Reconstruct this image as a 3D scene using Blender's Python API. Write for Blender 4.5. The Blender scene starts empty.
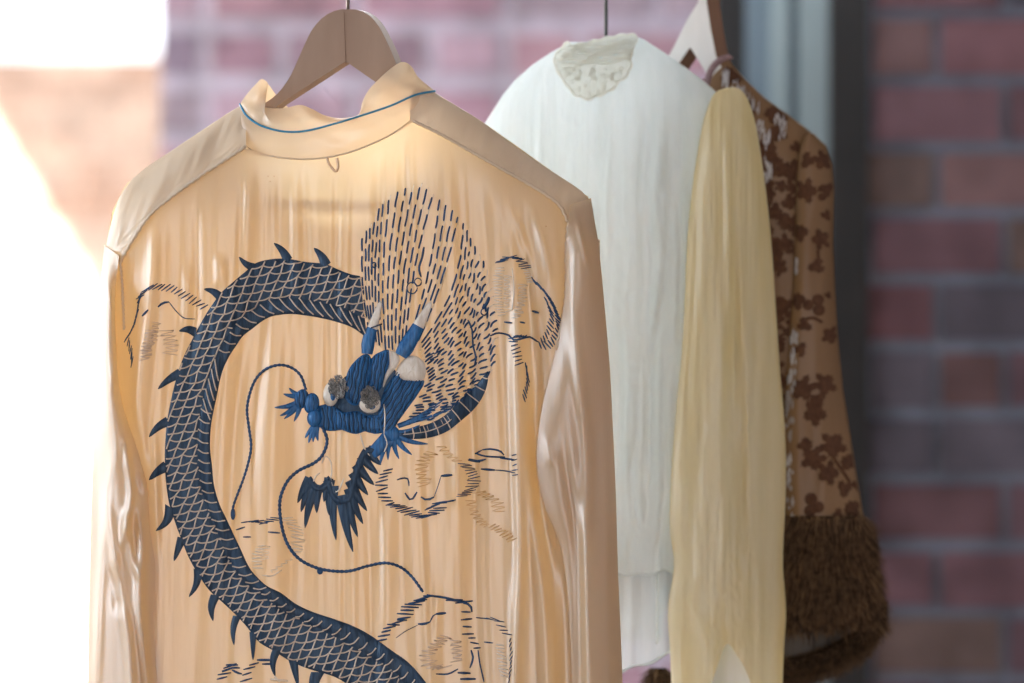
import bpy, math, random
import numpy as np
from mathutils import Vector, Matrix
random.seed(7); rng = np.random.default_rng(5)
SC = bpy.context.scene
COL = SC.collection
D = 4.0; ZC = 1.5                      # camera distance to the first hanger, eye height (metres)

# ------------------------------------------------------------------ helpers
def S(y): return (D + y) / D / 1000.0
def P(px, py, y=0.0):                  # a point of the place at distance y (metres) behind the first hanger
    s = S(y); return ((px - 512) * s, y, ZC + (341.5 - py) * s)

def nd(nt, t, **kw):
    n = nt.nodes.new(t)
    for k, v in kw.items():
        if hasattr(n, k): setattr(n, k, v)
    return n
def newmat(name):
    m = bpy.data.materials.new(name); m.use_nodes = True
    nt = m.node_tree; nt.nodes.clear()
    return m, nt, nd(nt, 'ShaderNodeOutputMaterial')
def noise_col(nt, c1, c2, scale, vec_scale=(1, 1, 1), detail=4, lo=.35, hi=.65):
    tc = nd(nt, 'ShaderNodeTexCoord'); mp = nd(nt, 'ShaderNodeMapping')
    mp.inputs['Scale'].default_value = vec_scale
    nt.links.new(tc.outputs['Object'], mp.inputs['Vector'])
    n = nd(nt, 'ShaderNodeTexNoise'); n.inputs['Scale'].default_value = scale; n.inputs['Detail'].default_value = detail
    nt.links.new(mp.outputs[0], n.inputs['Vector'])
    r = nd(nt, 'ShaderNodeValToRGB'); r.color_ramp.elements[0].position = lo; r.color_ramp.elements[1].position = hi
    r.color_ramp.elements[0].color = (*c1, 1); r.color_ramp.elements[1].color = (*c2, 1)
    nt.links.new(n.outputs[0], r.inputs[0])
    return r.outputs[0], n.outputs[0]
def simple(name, c1, c2=None, rough=.6, scale=60, vs=(1, 1, 1), bump=0.0, metallic=0, spec=.4, bd=.001):
    m, nt, out = newmat(name)
    c2 = c2 or c1
    col, fac = noise_col(nt, c1, c2, scale, vs)
    b = nd(nt, 'ShaderNodeBsdfPrincipled')
    nt.links.new(col, b.inputs['Base Color'])
    b.inputs['Roughness'].default_value = rough; b.inputs['Metallic'].default_value = metallic
    b.inputs['Specular IOR Level'].default_value = spec
    if bump:
        bp = nd(nt, 'ShaderNodeBump'); bp.inputs['Strength'].default_value = bump; bp.inputs['Distance'].default_value = bd
        nt.links.new(fac, bp.inputs['Height']); nt.links.new(bp.outputs[0], b.inputs['Normal'])
    nt.links.new(b.outputs[0], out.inputs[0])
    return m
def cloth(name, c1, c2, trans=.5, tcol=None, gloss=.08, rough=.35, scale=30, vs=(1, 1, .15), bump=.3, bscale=400, bvs=(1, 1, .1), alpha=1.0):
    m, nt, out = newmat(name)
    col, _ = noise_col(nt, c1, c2, scale, vs)
    d = nd(nt, 'ShaderNodeBsdfDiffuse'); t = nd(nt, 'ShaderNodeBsdfTranslucent'); g = nd(nt, 'ShaderNodeBsdfGlossy')
    g.inputs['Roughness'].default_value = rough; g.inputs['Color'].default_value = (.95, .96, 1, 1)
    nt.links.new(col, d.inputs['Color'])
    if tcol: t.inputs['Color'].default_value = (*tcol, 1)
    else: nt.links.new(col, t.inputs['Color'])
    _, fac = noise_col(nt, (0, 0, 0), (1, 1, 1), bscale, bvs, 2)
    bp = nd(nt, 'ShaderNodeBump'); bp.inputs['Strength'].default_value = bump; bp.inputs['Distance'].default_value = .0006
    nt.links.new(fac, bp.inputs['Height'])
    for q in (d, t, g): nt.links.new(bp.outputs[0], q.inputs['Normal'])
    m1 = nd(nt, 'ShaderNodeMixShader'); m1.inputs[0].default_value = trans
    nt.links.new(d.outputs[0], m1.inputs[1]); nt.links.new(t.outputs[0], m1.inputs[2])
    m2 = nd(nt, 'ShaderNodeMixShader'); m2.inputs[0].default_value = gloss
    nt.links.new(m1.outputs[0], m2.inputs[1]); nt.links.new(g.outputs[0], m2.inputs[2])
    last = m2
    if alpha < 1:
        tr = nd(nt, 'ShaderNodeBsdfTransparent'); m3 = nd(nt, 'ShaderNodeMixShader'); m3.inputs[0].default_value = alpha
        nt.links.new(tr.outputs[0], m3.inputs[1]); nt.links.new(m2.outputs[0], m3.inputs[2]); last = m3
    nt.links.new(last.outputs[0], out.inputs[0])
    return m
def thread(name, c1, c2, gl=.18, vs=(1, 1, .12), sc=500, gc=(.55, .75, 1)):
    m, nt, out = newmat(name)
    col, fac = noise_col(nt, c1, c2, sc, vs, 2, .3, .7)
    d = nd(nt, 'ShaderNodeBsdfDiffuse'); g = nd(nt, 'ShaderNodeBsdfGlossy'); g.inputs['Roughness'].default_value = .42
    g.inputs['Color'].default_value = (*gc, 1)
    nt.links.new(col, d.inputs['Color'])
    bp = nd(nt, 'ShaderNodeBump'); bp.inputs['Strength'].default_value = .8; bp.inputs['Distance'].default_value = .0008
    nt.links.new(fac, bp.inputs['Height'])
    nt.links.new(bp.outputs[0], d.inputs['Normal']); nt.links.new(bp.outputs[0], g.inputs['Normal'])
    mx = nd(nt, 'ShaderNodeMixShader'); mx.inputs[0].default_value = gl
    nt.links.new(d.outputs[0], mx.inputs[1]); nt.links.new(g.outputs[0], mx.inputs[2])
    nt.links.new(mx.outputs[0], out.inputs[0])
    return m
def attr_mat(name, attr, rough=.85, bump=.5, tint=(1, 1, 1)):
    m, nt, out = newmat(name)
    a = nd(nt, 'ShaderNodeAttribute'); a.attribute_name = attr
    col, fac = noise_col(nt, (.72, .72, .72), (1.15, 1.15, 1.15), 14, (1, 1, 1), 6)
    mx = nd(nt, 'ShaderNodeMix'); mx.data_type = 'RGBA'; mx.blend_type = 'MULTIPLY'; mx.inputs[0].default_value = 1
    nt.links.new(a.outputs['Color'], mx.inputs[6]); nt.links.new(col, mx.inputs[7])
    b = nd(nt, 'ShaderNodeBsdfPrincipled'); b.inputs['Roughness'].default_value = rough
    b.inputs['Specular IOR Level'].default_value = .2
    nt.links.new(mx.outputs[2], b.inputs['Base Color'])
    bp = nd(nt, 'ShaderNodeBump'); bp.inputs['Strength'].default_value = bump; bp.inputs['Distance'].default_value = .004
    nt.links.new(fac, bp.inputs['Height']); nt.links.new(bp.outputs[0], b.inputs['Normal'])
    nt.links.new(b.outputs[0], out.inputs[0])
    return m

class MB:
    def __init__(s): s.v = []; s.f = []; s.mi = []; s.c = []
    def add(s, vs, fs, mi=0, col=None):
        o = len(s.v); s.v.extend([tuple(map(float, p)) for p in vs]); s.f.extend([tuple(i + o for i in f) for f in fs]); s.mi.extend([mi] * len(fs))
        if col is not None: s.c.extend([col] * len(fs))
    def grid(s, pts, mi=0, closed=False):          # pts[nv][nu] of xyz
        nv = len(pts); nu = len(pts[0]); vs = [p for r in pts for p in r]; fs = []
        for j in range(nv - 1):
            for i in range(nu - (0 if closed else 1)):
                a = j * nu + i; b = j * nu + (i + 1) % nu
                fs.append((a, b, b + nu, a + nu))
        s.add(vs, fs, mi)
    def tube(s, pts, r, n=5, mi=0, cap=True):      # pts xyz, r scalar or list
        pts = [Vector(p) for p in pts]; m = len(pts)
        if m < 2: return
        rs = r if hasattr(r, '__len__') else [r] * m
        vs = []; up = None
        for i, p in enumerate(pts):
            t = (pts[min(i + 1, m - 1)] - pts[max(i - 1, 0)])
            if t.length < 1e-9: t = Vector((0, 0, 1))
            t.normalize()
            a = t.cross(Vector((0, 1, 0)) if abs(t.y) < .9 else Vector((1, 0, 0))).normalized()
            if up is not None:
                a = (up - t * up.dot(t))
                a = a.normalized() if a.length > 1e-6 else t.orthogonal().normalized()
            up = a; b = t.cross(a)
            for k in range(n):
                an = 2 * math.pi * k / n
                vs.append(p + (a * math.cos(an) + b * math.sin(an)) * rs[i])
        fs = []
        for i in range(m - 1):
            for k in range(n):
                fs.append((i * n + k, i * n + (k + 1) % n, (i + 1) * n + (k + 1) % n, (i + 1) * n + k))
        if cap:
            fs.append(tuple(range(n - 1, -1, -1))); fs.append(tuple((m - 1) * n + k for k in range(n)))
        s.add(vs, fs, mi)
    def box(s, x0, x1, y0, y1, z0, z1, mi=0, col=None):
        v = [(x, y, z) for z in (z0, z1) for y in (y0, y1) for x in (x0, x1)]
        s.add(v, [(0, 2, 3, 1), (4, 5, 7, 6), (0, 1, 5, 4), (2, 6, 7, 3), (0, 4, 6, 2), (1, 3, 7, 5)], mi, col)
    def prism(s, poly, y0, y1, dx=0.0, mi=0, mi_side=None):   # poly xz list; extruded in y, optional slant
        n = len(poly)
        v = [(x, y0, z) for x, z in poly] + [(x + dx, y1, z) for x, z in poly]
        s.add(v, [tuple(range(n)), tuple(range(2 * n - 1, n - 1, -1))], mi)
        s.add(v, [(i, i + n, (i + 1) % n + n, (i + 1) % n) for i in range(n)], mi if mi_side is None else mi_side)
    def build(s, name, mats, parent=None, smooth=True, kind=None, origin=None, attr=None):
        me = bpy.data.meshes.new(name)
        vs = s.v
        o = bpy.data.objects.new(name, me)
        off = Vector(origin) if origin else (Vector((0, 0, 0)))
        if parent is not None:
            off = Vector(parent['_w']) if '_w' in parent else Vector((0, 0, 0))
        if origin or parent is not None:
            vs = [(p[0] - off[0], p[1] - off[1], p[2] - off[2]) for p in vs]
        me.from_pydata(vs, [], s.f)
        if not isinstance(mats, (list, tuple)): mats = [mats]
        for m in mats: me.materials.append(m)
        me.polygons.foreach_set('material_index', s.mi)
        me.polygons.foreach_set('use_smooth', [smooth] * len(s.f))
        if s.c and attr:
            a = me.color_attributes.new(attr, 'FLOAT_COLOR', 'CORNER')
            arr = []
            for f, c in zip(s.f, s.c): arr.extend([*c, 1.0] * len(f))
            a.data.foreach_set('color', arr)
        me.update()
        COL.objects.link(o)
        if parent is not None: o.parent = parent; o['_w'] = tuple(parent['_w'])
        else:
            o.location = off; o['_w'] = tuple(off)
        if kind: o['kind'] = kind
        return o
def thing(name, label, cat, loc, group=None):
    o = bpy.data.objects.new(name, None); COL.objects.link(o); o.location = loc; o['_w'] = tuple(loc)
    o['label'] = label; o['category'] = cat
    if group: o['group'] = group
    return o

def spline(pts, n):                    # Catmull-Rom resample of a 2-D/3-D polyline, arc-length even
    p = np.array(pts, float); m = len(p)
    q = np.vstack([2 * p[0] - p[1], p, 2 * p[-1] - p[-2]])
    out = []
    K = 14
    for i in range(m - 1):
        a, b, c, d = q[i], q[i + 1], q[i + 2], q[i + 3]
        for t in np.linspace(0, 1, K, endpoint=False):
            out.append(.5 * ((2 * b) + (c - a) * t + (2 * a - 5 * b + 4 * c - d) * t * t + (3 * b - a - 3 * c + d) * t ** 3))
    out.append(p[-1]); out = np.array(out)
    L = np.r_[0, np.cumsum(np.linalg.norm(np.diff(out, axis=0), axis=1))]
    s = np.linspace(0, L[-1], n)
    return np.stack([np.interp(s, L, out[:, k]) for k in range(out.shape[1])], 1)
def lin(pts, n):
    p = np.array(pts, float); L = np.r_[0, np.cumsum(np.linalg.norm(np.diff(p, axis=0), axis=1))]
    s = np.linspace(0, L[-1], n)
    return np.stack([np.interp(s, L, p[:, k]) for k in range(p.shape[1])], 1)
def plen(pts):
    p = np.array(pts, float); return float(np.linalg.norm(np.diff(p, axis=0), axis=1).sum())

TAB = rng.random((256, 256))
def vnoise(x, y, seed=0):
    x = np.asarray(x, float) + seed * 17.31; y = np.asarray(y, float) + seed * 5.77
    xi = np.floor(x).astype(int); yi = np.floor(y).astype(int); fx = x - xi; fy = y - yi
    fx = fx * fx * (3 - 2 * fx); fy = fy * fy * (3 - 2 * fy)
    g = lambda a, b: TAB[a % 256, b % 256]
    return ((g(xi, yi) * (1 - fx) + g(xi + 1, yi) * fx) * (1 - fy) + (g(xi, yi + 1) * (1 - fx) + g(xi + 1, yi + 1) * fx) * fy) * 2 - 1
def sstep(a, b, x):
    t = np.clip((x - a) / (b - a), 0, 1); return t * t * (3 - 2 * t)
def crease(px, py, pts, amp, w):
    p = spline(pts, max(8, int(plen(pts) / 12)))
    dd = np.full(np.shape(px), 1e9); ss = np.zeros(np.shape(px)); m = len(p) - 1
    for i, (a, b) in enumerate(zip(p[:-1], p[1:])):
        ab = b - a; L2 = ab @ ab + 1e-9
        t = np.clip(((px - a[0]) * ab[0] + (py - a[1]) * ab[1]) / L2, 0, 1)
        dx = px - a[0] - t * ab[0]; dy = py - a[1] - t * ab[1]
        d2 = dx * dx + dy * dy; k = d2 < dd
        dd = np.where(k, d2, dd); ss = np.where(k, (i + t) / m, ss)
    fade = sstep(0, .4, ss) * sstep(1, .7, ss) if p[-1][1] < 683 else sstep(0, .35, ss)
    return amp * np.exp(-dd / (w * w)) * fade
def rnd(d, r):
    return np.sqrt(np.clip(1 - (1 - np.clip(d / r, 0, 1)) ** 2, 0, 1))
def world_grid(px, py, ymm, y0):       # arrays -> nested xyz rows
    y = y0 + np.asarray(ymm) / 1000.0
    s = (D + y) / D / 1000.0
    X = (px - 512) * s; Z = ZC + (341.5 - py) * s
    return np.stack([X, y, Z], -1)

# ------------------------------------------------------------------ materials
M = {}
M['silk'] = cloth('cream_silk', (.74, .61, .41), (.80, .68, .48), trans=.57, tcol=(.85, .64, .36), gloss=.15, rough=.42, scale=9, bump=.25)
M['silk_shoulder'] = cloth('cream_silk_facing', (.72, .58, .42), (.78, .65, .50), trans=.2, gloss=.08, scale=12, bump=.2)
M['collar'] = cloth('collar_silk', (.76, .63, .46), (.82, .70, .54), trans=.4, tcol=(.88, .64, .38), gloss=.08, scale=20, bump=.2)
M['piping'] = simple('blue_cord', (.03, .22, .42), (.05, .3, .52), .5, 400, bump=.5)
M['navy'] = thread('navy_satin_thread', (.008, .018, .04), (.022, .05, .10), gl=.06)
M['blue'] = thread('blue_satin_thread', (.01, .065, .20), (.022, .17, .46), gl=.08)
M['stitch'] = thread('dark_blue_stitch', (.01, .035, .10), (.03, .09, .22), gl=.05, vs=(1, 1, 1), sc=60)
M['pale'] = thread('pale_thread', (.62, .48, .38), (.75, .64, .55), gl=.1, vs=(1, 1, 1), sc=80, gc=(1, 1, 1))
M['tan'] = thread('tan_thread', (.66, .43, .2), (.74, .52, .28), gl=.08, vs=(1, 1, 1), sc=80, gc=(1, .9, .8))
M['white_thread'] = thread('white_thread', (.75, .68, .58), (.85, .8, .74), gl=.12, vs=(1, 1, .2), sc=400, gc=(1, 1, 1))
M['grey_thread'] = thread('grey_metal_thread', (.02, .022, .03), (.30, .29, .28), gl=.15, vs=(1, 1, 1), sc=300, gc=(1, 1, 1))
M['wood'] = simple('hanger_wood', (.36, .25, .19), (.42, .30, .23), .55, 30, (1, 1, .2), .15)
M['wood_dark'] = simple('brown_edge_wood', (.20, .11, .07), (.27, .15, .09), .5, 30, (1, 1, .2), .15)
M['wood_lit'] = simple('lit_face_wood', (.86, .87, .86), (.93, .93, .92), .4, 60, (1, 1, .2), .1)  # bright light on the hanger's face is put into this colour
M['steel'] = simple('steel_wire', (.35, .35, .36), (.4, .4, .42), .3, 60, metallic=1)
M['blackwire'] = simple('dark_wire', (.02, .04, .035), (.03, .05, .045), .4, 60, metallic=.3)
M['gauze'] = cloth('white_gauze', (.80, .86, .85), (.93, .97, .98), trans=.55, tcol=(.84, .91, .93), gloss=.04, rough=.4, scale=70, vs=(1, 1, .05), bump=.8, bscale=260, bvs=(1, 1, .12))
M['gauze_sheer'] = cloth('sheer_gauze', (.62, .72, .78), (.80, .88, .92), trans=.5, tcol=(.78, .88, .92), gloss=.04, scale=60, vs=(1, 1, .05), bump=.6, alpha=.8)
M['gauze_sleeve'] = cloth('backlit_gauze', (.74, .64, .38), (.93, .89, .72), trans=.5, tcol=(.92, .80, .46), gloss=.05, rough=.4, scale=26, vs=(1, 1, .1), bump=.5, bscale=300, bvs=(1, 1, .15))  # warm tone of light through the folded sleeve put into the colour
M['lace'] = cloth('ivory_lace', (.90, .89, .82), (.96, .95, .90), trans=.72, gloss=.04, scale=90, vs=(1, 1, 1), bump=1, bscale=200, bvs=(1, 1, 1))
M['velvet_ground'] = cloth('tan_silk_ground', (.21, .115, .05), (.26, .15, .07), trans=.1, gloss=.04, rough=.5, scale=20, bump=.3)
M['velvet'] = simple('brown_velvet', (.085, .042, .026), (.12, .06, .036), .9, 200, bump=.6, spec=.1)
M['worn'] = cloth('worn_pale_silk', (.34, .30, .28), (.66, .66, .68), trans=.2, gloss=.1, scale=60, vs=(1, 1, .3))
M['fur'] = simple('brown_fur', (.06, .032, .016), (.16, .095, .05), .75, 150, spec=.25)
M['fur_light'] = simple('tan_fur_tips', (.15, .085, .04), (.24, .145, .07), .7, 150, spec=.25)
M['fur_base'] = simple('brown_fur_skin', (.03, .018, .01), (.05, .028, .016), .9, 150, spec=.1)
M['lining'] = simple('grey_lining', (.09, .075, .065), (.13, .11, .095), .7, 20)
M['ribbon'] = simple('mauve_ribbon', (.24, .15, .16), (.30, .2, .21), .6, 200, bump=.3)
M['brick'] = attr_mat('brick_masonry', 'brick_colour')
M['plaster'] = simple('interior_plaster', (.42, .41, .42), (.46, .45, .46), .9, 5)
M['floorwood'] = simple('floor_boards', (.22, .14, .09), (.3, .2, .13), .5, 6, (1, .1, 1), .2)
M['blackpaint'] = simple('black_frame_paint', (.008, .008, .009), (.012, .011, .012), .6, 20)
M['bluepaint'] = simple('blue_grey_paint', (.10, .14, .17), (.12, .16, .20), .5, 8)
M['bluepaint_light'] = simple('pale_blue_grey_paint', (.18, .23, .25), (.2, .25, .27), .5, 8)
M['ground'] = simple('sunny_paving', (.5, .45, .4), (.6, .55, .48), .9, 3, bump=.3)
M['caster'] = simple('caster_concrete', (.5, .49, .48), (.55, .54, .53), .9, 3)
M['railmetal'] = simple('rail_metal', (.06, .06, .065), (.08, .08, .085), .4, 40, metallic=.8)

# ------------------------------------------------------------------ the setting
def brick_wall(name, x0, x1, z0, z1, yf, depth, course, length, mortar, zref, xref, palette, mcol, label=None, special=None):
    mb = MB()
    mb.box(x0, x1, yf + .006, yf + depth, z0, z1, 0, mcol)
    j0 = math.floor((z0 - zref) / course); j1 = math.ceil((z1 - zref) / course)
    rr = random.Random(11)
    for j in range(j0, j1):
        za = zref + j * course + mortar / 2; zb = zref + (j + 1) * course - mortar / 2
        za = max(za, z0); zb = min(zb, z1)
        if zb - za < .01: continue
        off = xref + (0 if j % 2 == 0 else length / 2)
        i0 = math.floor((x0 - off) / length) - 1; i1 = math.ceil((x1 - off) / length)
        for i in range(i0, i1 + 1):
            xa0 = off + i * length; spans = [(xa0, xa0 + length)]
            if rr.random() < .18: spans = [(xa0, xa0 + length / 2), (xa0 + length / 2, xa0 + length)]
            for a, b in spans:
                a += mortar / 2; b -= mortar / 2
                a = max(a, x0); b = min(b, x1)
                if b - a < .01: continue
                c = rr.choice(palette); k = rr.uniform(.8, 1.15)
                dy = rr.uniform(0, .004)
                mb.box(a, b, yf - .004 + dy, yf + .01, za + rr.uniform(0, .003), zb - rr.uniform(0, .003), 0, tuple(min(1, q * k) for q in c))
    return mb.build(name, M['brick'], smooth=False, kind='structure', attr='brick_colour')

YB = 1.5                                # interior wall with the window
pal_r = [(.15, .085, .10), (.135, .078, .095), (.15, .09, .095), (.13, .08, .10), (.14, .098, .092), (.155, .08, .095), (.145, .082, .10), (.10, .09, .115)]
sB = S(YB)
xo, _, _ = P(868, 0, YB)               # the window opening's right edge
_, _, zr = P(0, 346, YB)
xr_, _, _ = P(937, 0, YB)
brick_wall('wall_back', xo, 2.3, 0, 2.72, YB, .25, 66.5 * sB, 136 * sB, 9.5 * sB, zr, xr_, pal_r, (.18, .20, .26))
# wall above and below the window
mb = MB(); mb.box(-3.0, xo, YB, YB + .25, 2.35, 2.72); mb.build('wall_over_window', M['plaster'], smooth=False, kind='structure')
mb = MB(); mb.box(-3.0, xo, YB, YB + .25, 0, .75); mb.build('wall_under_window', M['plaster'], smooth=False, kind='structure')
mb = MB(); mb.box(-3.2, 2.4, -4.6, YB + .25, -.1, 0); mb.build('floor', M['floorwood'], smooth=False, kind='structure')
mb = MB(); mb.box(-3.2, 2.4, -4.6, YB + .25, 2.72, 2.85); mb.build('ceiling', M['plaster'], smooth=False, kind='structure')
mb = MB(); mb.box(-3.2, -3.0, -4.6, -1.4, 0, 2.72); mb.box(-3.2, -3.0, .4, YB + .25, 0, 2.72); mb.box(-3.2, -3.0, -1.4, .4, 0, 1.0); mb.box(-3.2, -3.0, -1.4, .4, 2.4, 2.72); mb.build('wall_left', M['plaster'], smooth=False, kind='structure')  # unseen gap in the left wall, added to let side light in
mb = MB(); mb.box(-3.2, -.9, -4.7, -4.6, 0, 2.72); mb.box(.9, 2.4, -4.7, -4.6, 0, 2.72); mb.box(-.9, .9, -4.7, -4.6, 2.3, 2.72); mb.build('wall_front', M['plaster'], smooth=False, kind='structure')
mb = MB(); mb.box(2.3, 2.4, -4.6, YB + .25, 0, 2.72); mb.build('wall_right', M['plaster'], smooth=False, kind='structure')
# window: black frame with blue-grey sash stiles
def vb(mb, p0, p1, y0, y1, mi=0):
    mb.box(P(p0, 0, YB)[0], P(p1, 0, YB)[0], y0, y1, .75, 2.35, mi)
mb = MB(); vb(mb, 829, 868, YB - .012, YB + .22)
wx = xo
mb.box(-3.0, P(720, 0, YB)[0], YB + .02, YB + .2, 2.25, 2.35); mb.box(-3.0, P(829, 0, YB)[0], YB + .02, YB + .2, .75, .80)
mb.box(-3.0, -2.92, YB + .02, YB + .2, .8, 2.25)
w = mb.build('window_1', M['blackpaint'], smooth=False, kind='structure')
mb = MB(); vb(mb, 748, 772, YB + .05, YB + .14); vb(mb, 790, 801, YB + .045, YB + .14)
mb.build('sash_stile', M['bluepaint'], w, smooth=False)
mb = MB(); vb(mb, 772, 790, YB + .03, YB + .15); vb(mb, 801, 829, YB + .015, YB + .16)
mb.build('sash_moulding', M['bluepaint_light'], w, smooth=False)
mb = MB(); vb(mb, 718, 748, YB + .06, YB + .17); mb.build('inner_frame', M['blackpaint'], w, smooth=False)

# outside: brick pier in the shade, low garden wall, paving, added shadow slab
YP = 2.6; sP = S(YP)
pal_o = [(.54, .34, .43), (.52, .37, .46), (.56, .35, .42), (.48, .38, .50), (.52, .42, .50)]  # paled, low-contrast tones: flare and overexposure put into the colour
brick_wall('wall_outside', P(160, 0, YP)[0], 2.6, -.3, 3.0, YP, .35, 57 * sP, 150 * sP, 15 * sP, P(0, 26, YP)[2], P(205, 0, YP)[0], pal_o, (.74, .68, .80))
YF = 6.0; sF = S(YF)
pal_f = [(.50, .33, .25), (.52, .36, .28), (.48, .31, .23), (.55, .41, .33)]
brick_wall('wall_garden', -5, 2, -.3, P(0, 54, YF)[2], YF, .3, .075, .22, .012, 0, 0, pal_f, (.6, .49, .41))
mb = MB(); mb.box(-14, 8, YB + .25, 14, -.4, -.3); mb.build('ground', M['ground'], smooth=False, kind='structure')
mb = MB()
hs = ZC + 2.3
mb.box(-2.35, 4, YB + .1, 4.6, hs, hs + .15); mb.build('shadow_slab', M['caster'], smooth=False, kind='structure')  # unseen; added to cast the diagonal shadow edge on the garden wall
mb = MB(); mb.box(-3.2, 2.4, YB + .02, YB + .25, 2.85, hs); mb.build('shade_wall', M['caster'], smooth=False, kind='structure')  # unseen; raised above the ceiling to keep sun off the pier

# ------------------------------------------------------------------ clothes rail
def rail_pt(px, y): return P(px, 0, y)
H1 = P(348, -60, 0.0); H2 = P(607, -60, .18)
Y3 = .253; H3 = P(706, -60, Y3)
dirx = Vector((H2[0] - H1[0], H2[1] - H1[1], 0)); dn = dirx.normalized()
RZ = H1[2] + .035
rail = thing('clothes_rail', 'dark metal hanging rail above the garments that carries all three hangers', 'clothes rail', (H1[0], 0, RZ))
c0 = Vector((H1[0], 0, RZ)) - dn * .35; c1 = Vector((H1[0], 0, RZ)) + dn * .9
mb = MB(); mb.tube([c0, c1], .010, 16); mb.build('rail_bar', M['railmetal'], rail)
for c in (c0 + dn * .05, c1 - dn * .05):
    mb = MB(); mb.tube([c, (c.x, c.y, 2.72)], .005, 10); mb.build('suspension_rod', M['railmetal'], rail)

# ------------------------------------------------------------------ shirt 1 : cream silk shirt with dragon
top_sil = np.array([(96, 300), (100, 280), (103, 262), (107, 240), (112, 212), (126, 184), (145, 168), (165, 155), (200, 132), (228, 113), (243, 104), (262, 96), (345, 96), (402, 74), (434, 92), (480, 120), (520, 150), (556, 174), (578, 188), (590, 198), (597, 222), (600, 250), (603, 300)], float)
TSX = np.arange(90, 610, 2.0); TSY = np.interp(TSX, top_sil[:, 0], top_sil[:, 1]); TSY = np.convolve(np.pad(TSY, 4, 'edge'), np.ones(9) / 9, 'valid')
def sil_top(px): return np.interp(px, TSX, TSY)
seam = np.array([(100, 268), (118, 262), (128, 248), (138, 232), (150, 215), (170, 198), (200, 176), (222, 162), (243, 148), (252, 150), (270, 155), (300, 159), (330, 157), (360, 149), (390, 135), (412, 120), (440, 134), (470, 151), (500, 168), (525, 182), (545, 194), (557, 204), (564, 214), (568, 226), (600, 240)], float)
def seam_top(px): return np.interp(px, seam[:, 0], seam[:, 1])
def f1(px, py, fine=True):
    px = np.asarray(px, float); py = np.asarray(py, float)
    e = rnd(px - 104, 60) * rnd(600 - px, 60) * rnd(py - sil_top(px) + 1, 75)
    y = -34 * e
    g = sstep(0, 55, py - seam_top(px))
    c = px + .05 * (py - 260) * np.tanh((340 - px) / 120) + 5 * vnoise(px / 60, py / 170, 3)
    n1 = vnoise(c / 8.5, py / 190, 1); n2 = vnoise(c / 17, py / 260, 2); n3 = vnoise(c / 40, py / 260, 4)
    n1b = np.sign(n1) * np.abs(n1) ** .8
    damp = 1 - .45 * sstep(560, 640, py) * (px < 330)
    lefts = 1 - .7 * sstep(250, 170, px) * sstep(380, 460, py)
    n4 = vnoise(c / 4.6, py / 230, 6)
    y = y + g * damp * lefts * (2.7 * n1b * (.4 + .6 * (vnoise(px / 50, py / 120, 9) * .5 + .5)) + .7 * n4 + 3.6 * n2 + 4.5 * n3) + .6 * n4 * (1 - lefts)
    # named folds
    for pts, a, w in FOLDS1:
        y = y + crease(px, py, pts, a, w) * g
    return y
FOLDS1 = [
    ([(497, 195), (509, 240), (516, 300), (517, 380), (519, 460), (520, 560), (514, 700)], -9, 6),
    ([(505, 195), (530, 260), (538, 330)], -3, 4),
    ([(525, 190), (545, 250), (552, 300)], -3, 4),
    ([(392, 455), (388, 520), (386, 600), (384, 700)], -5, 8),
    ([(455, 400), (457, 450), (458, 520)], -4, 5),
    ([(440, 560), (436, 620), (432, 700)], -3, 6),
    ([(155, 250), (146, 320), (138, 400), (150, 480), (156, 560)], -4, 5),
    ([(152, 400), (156, 480), (158, 560)], -4, 3),
    ([(186, 255), (188, 300), (184, 340)], -3, 5),
    ([(218, 250), (222, 290)], -3, 5),
    ([(545, 330), (535, 420), (540, 500), (560, 590), (566, 700)], 7, 9),
    ([(530, 350), (526, 430), (534, 520), (548, 620), (552, 700)], -6, 7),
]
O1 = P(348, 341, 0)
shirt = thing('embroidered_shirt', 'cream silk shirt with a blue embroidered dragon, hung in front of the others', 'shirt', (O1[0], 0, P(0, 760, 0)[2]))
# back panel
def back_panel():
    xs = np.arange(106, 600.1, 2.0); nv = 250
    v = np.linspace(0, 1, nv)[:, None]
    PX = np.repeat(xs[None, :], nv, 0); top = seam_top(xs)[None, :]
    PY = top + (760 - top) * v
    Y = f1(PX, PY)
    mb = MB(); mb.grid(world_grid(PX, PY, Y, 0).tolist())
    return mb
panel = back_panel().build('back_panel', M['silk'], shirt)
# shoulder facings between silhouette and seam (rolled towards the back)
def shoulder(xa, xb, seed):
    xs = np.arange(xa, xb + .1, 2.0); nv = 46
    v = np.linspace(0, 1, nv)[:, None]
    PX = np.repeat(xs[None, :], nv, 0); t0 = sil_top(xs)[None, :]; t1 = seam_top(xs)[None, :] + 1
    PY = t0 + (t1 - t0) * (v ** 1.3)
    e = rnd(PX - 104, 60) * rnd(600 - PX, 60) * rnd(PY - t0 + 1, 75)
    Y = -34 * e - .8
    q = PX * .8 + PY * .35
    k = np.sin(np.pi * v) ** .7
    Y = Y + k * (3.4 * vnoise(q / 9, (PY - PX) / 60, seed) + 3.6 * vnoise(q / 19, (PY - PX) / 120, seed + 1))
    Y = Y + k * 1.3 * vnoise((PX * .8 + PY * .3) / 4.2, (PY - PX) / 55, seed + 7) + (v > .75) * (v - .75) * 7 * vnoise((PX + PY) / 3.5, PY / 9, 33)
    Y[0, :] = 0
    mb = MB(); mb.grid(world_grid(PX, PY, Y, 0).tolist())
    return mb
shoulder(104, 246, 21).build('shoulder_facing', M['silk_shoulder'], shirt)
shoulder(410, 600, 31).build('shoulder_facing', M['silk_shoulder'], shirt)
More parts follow.
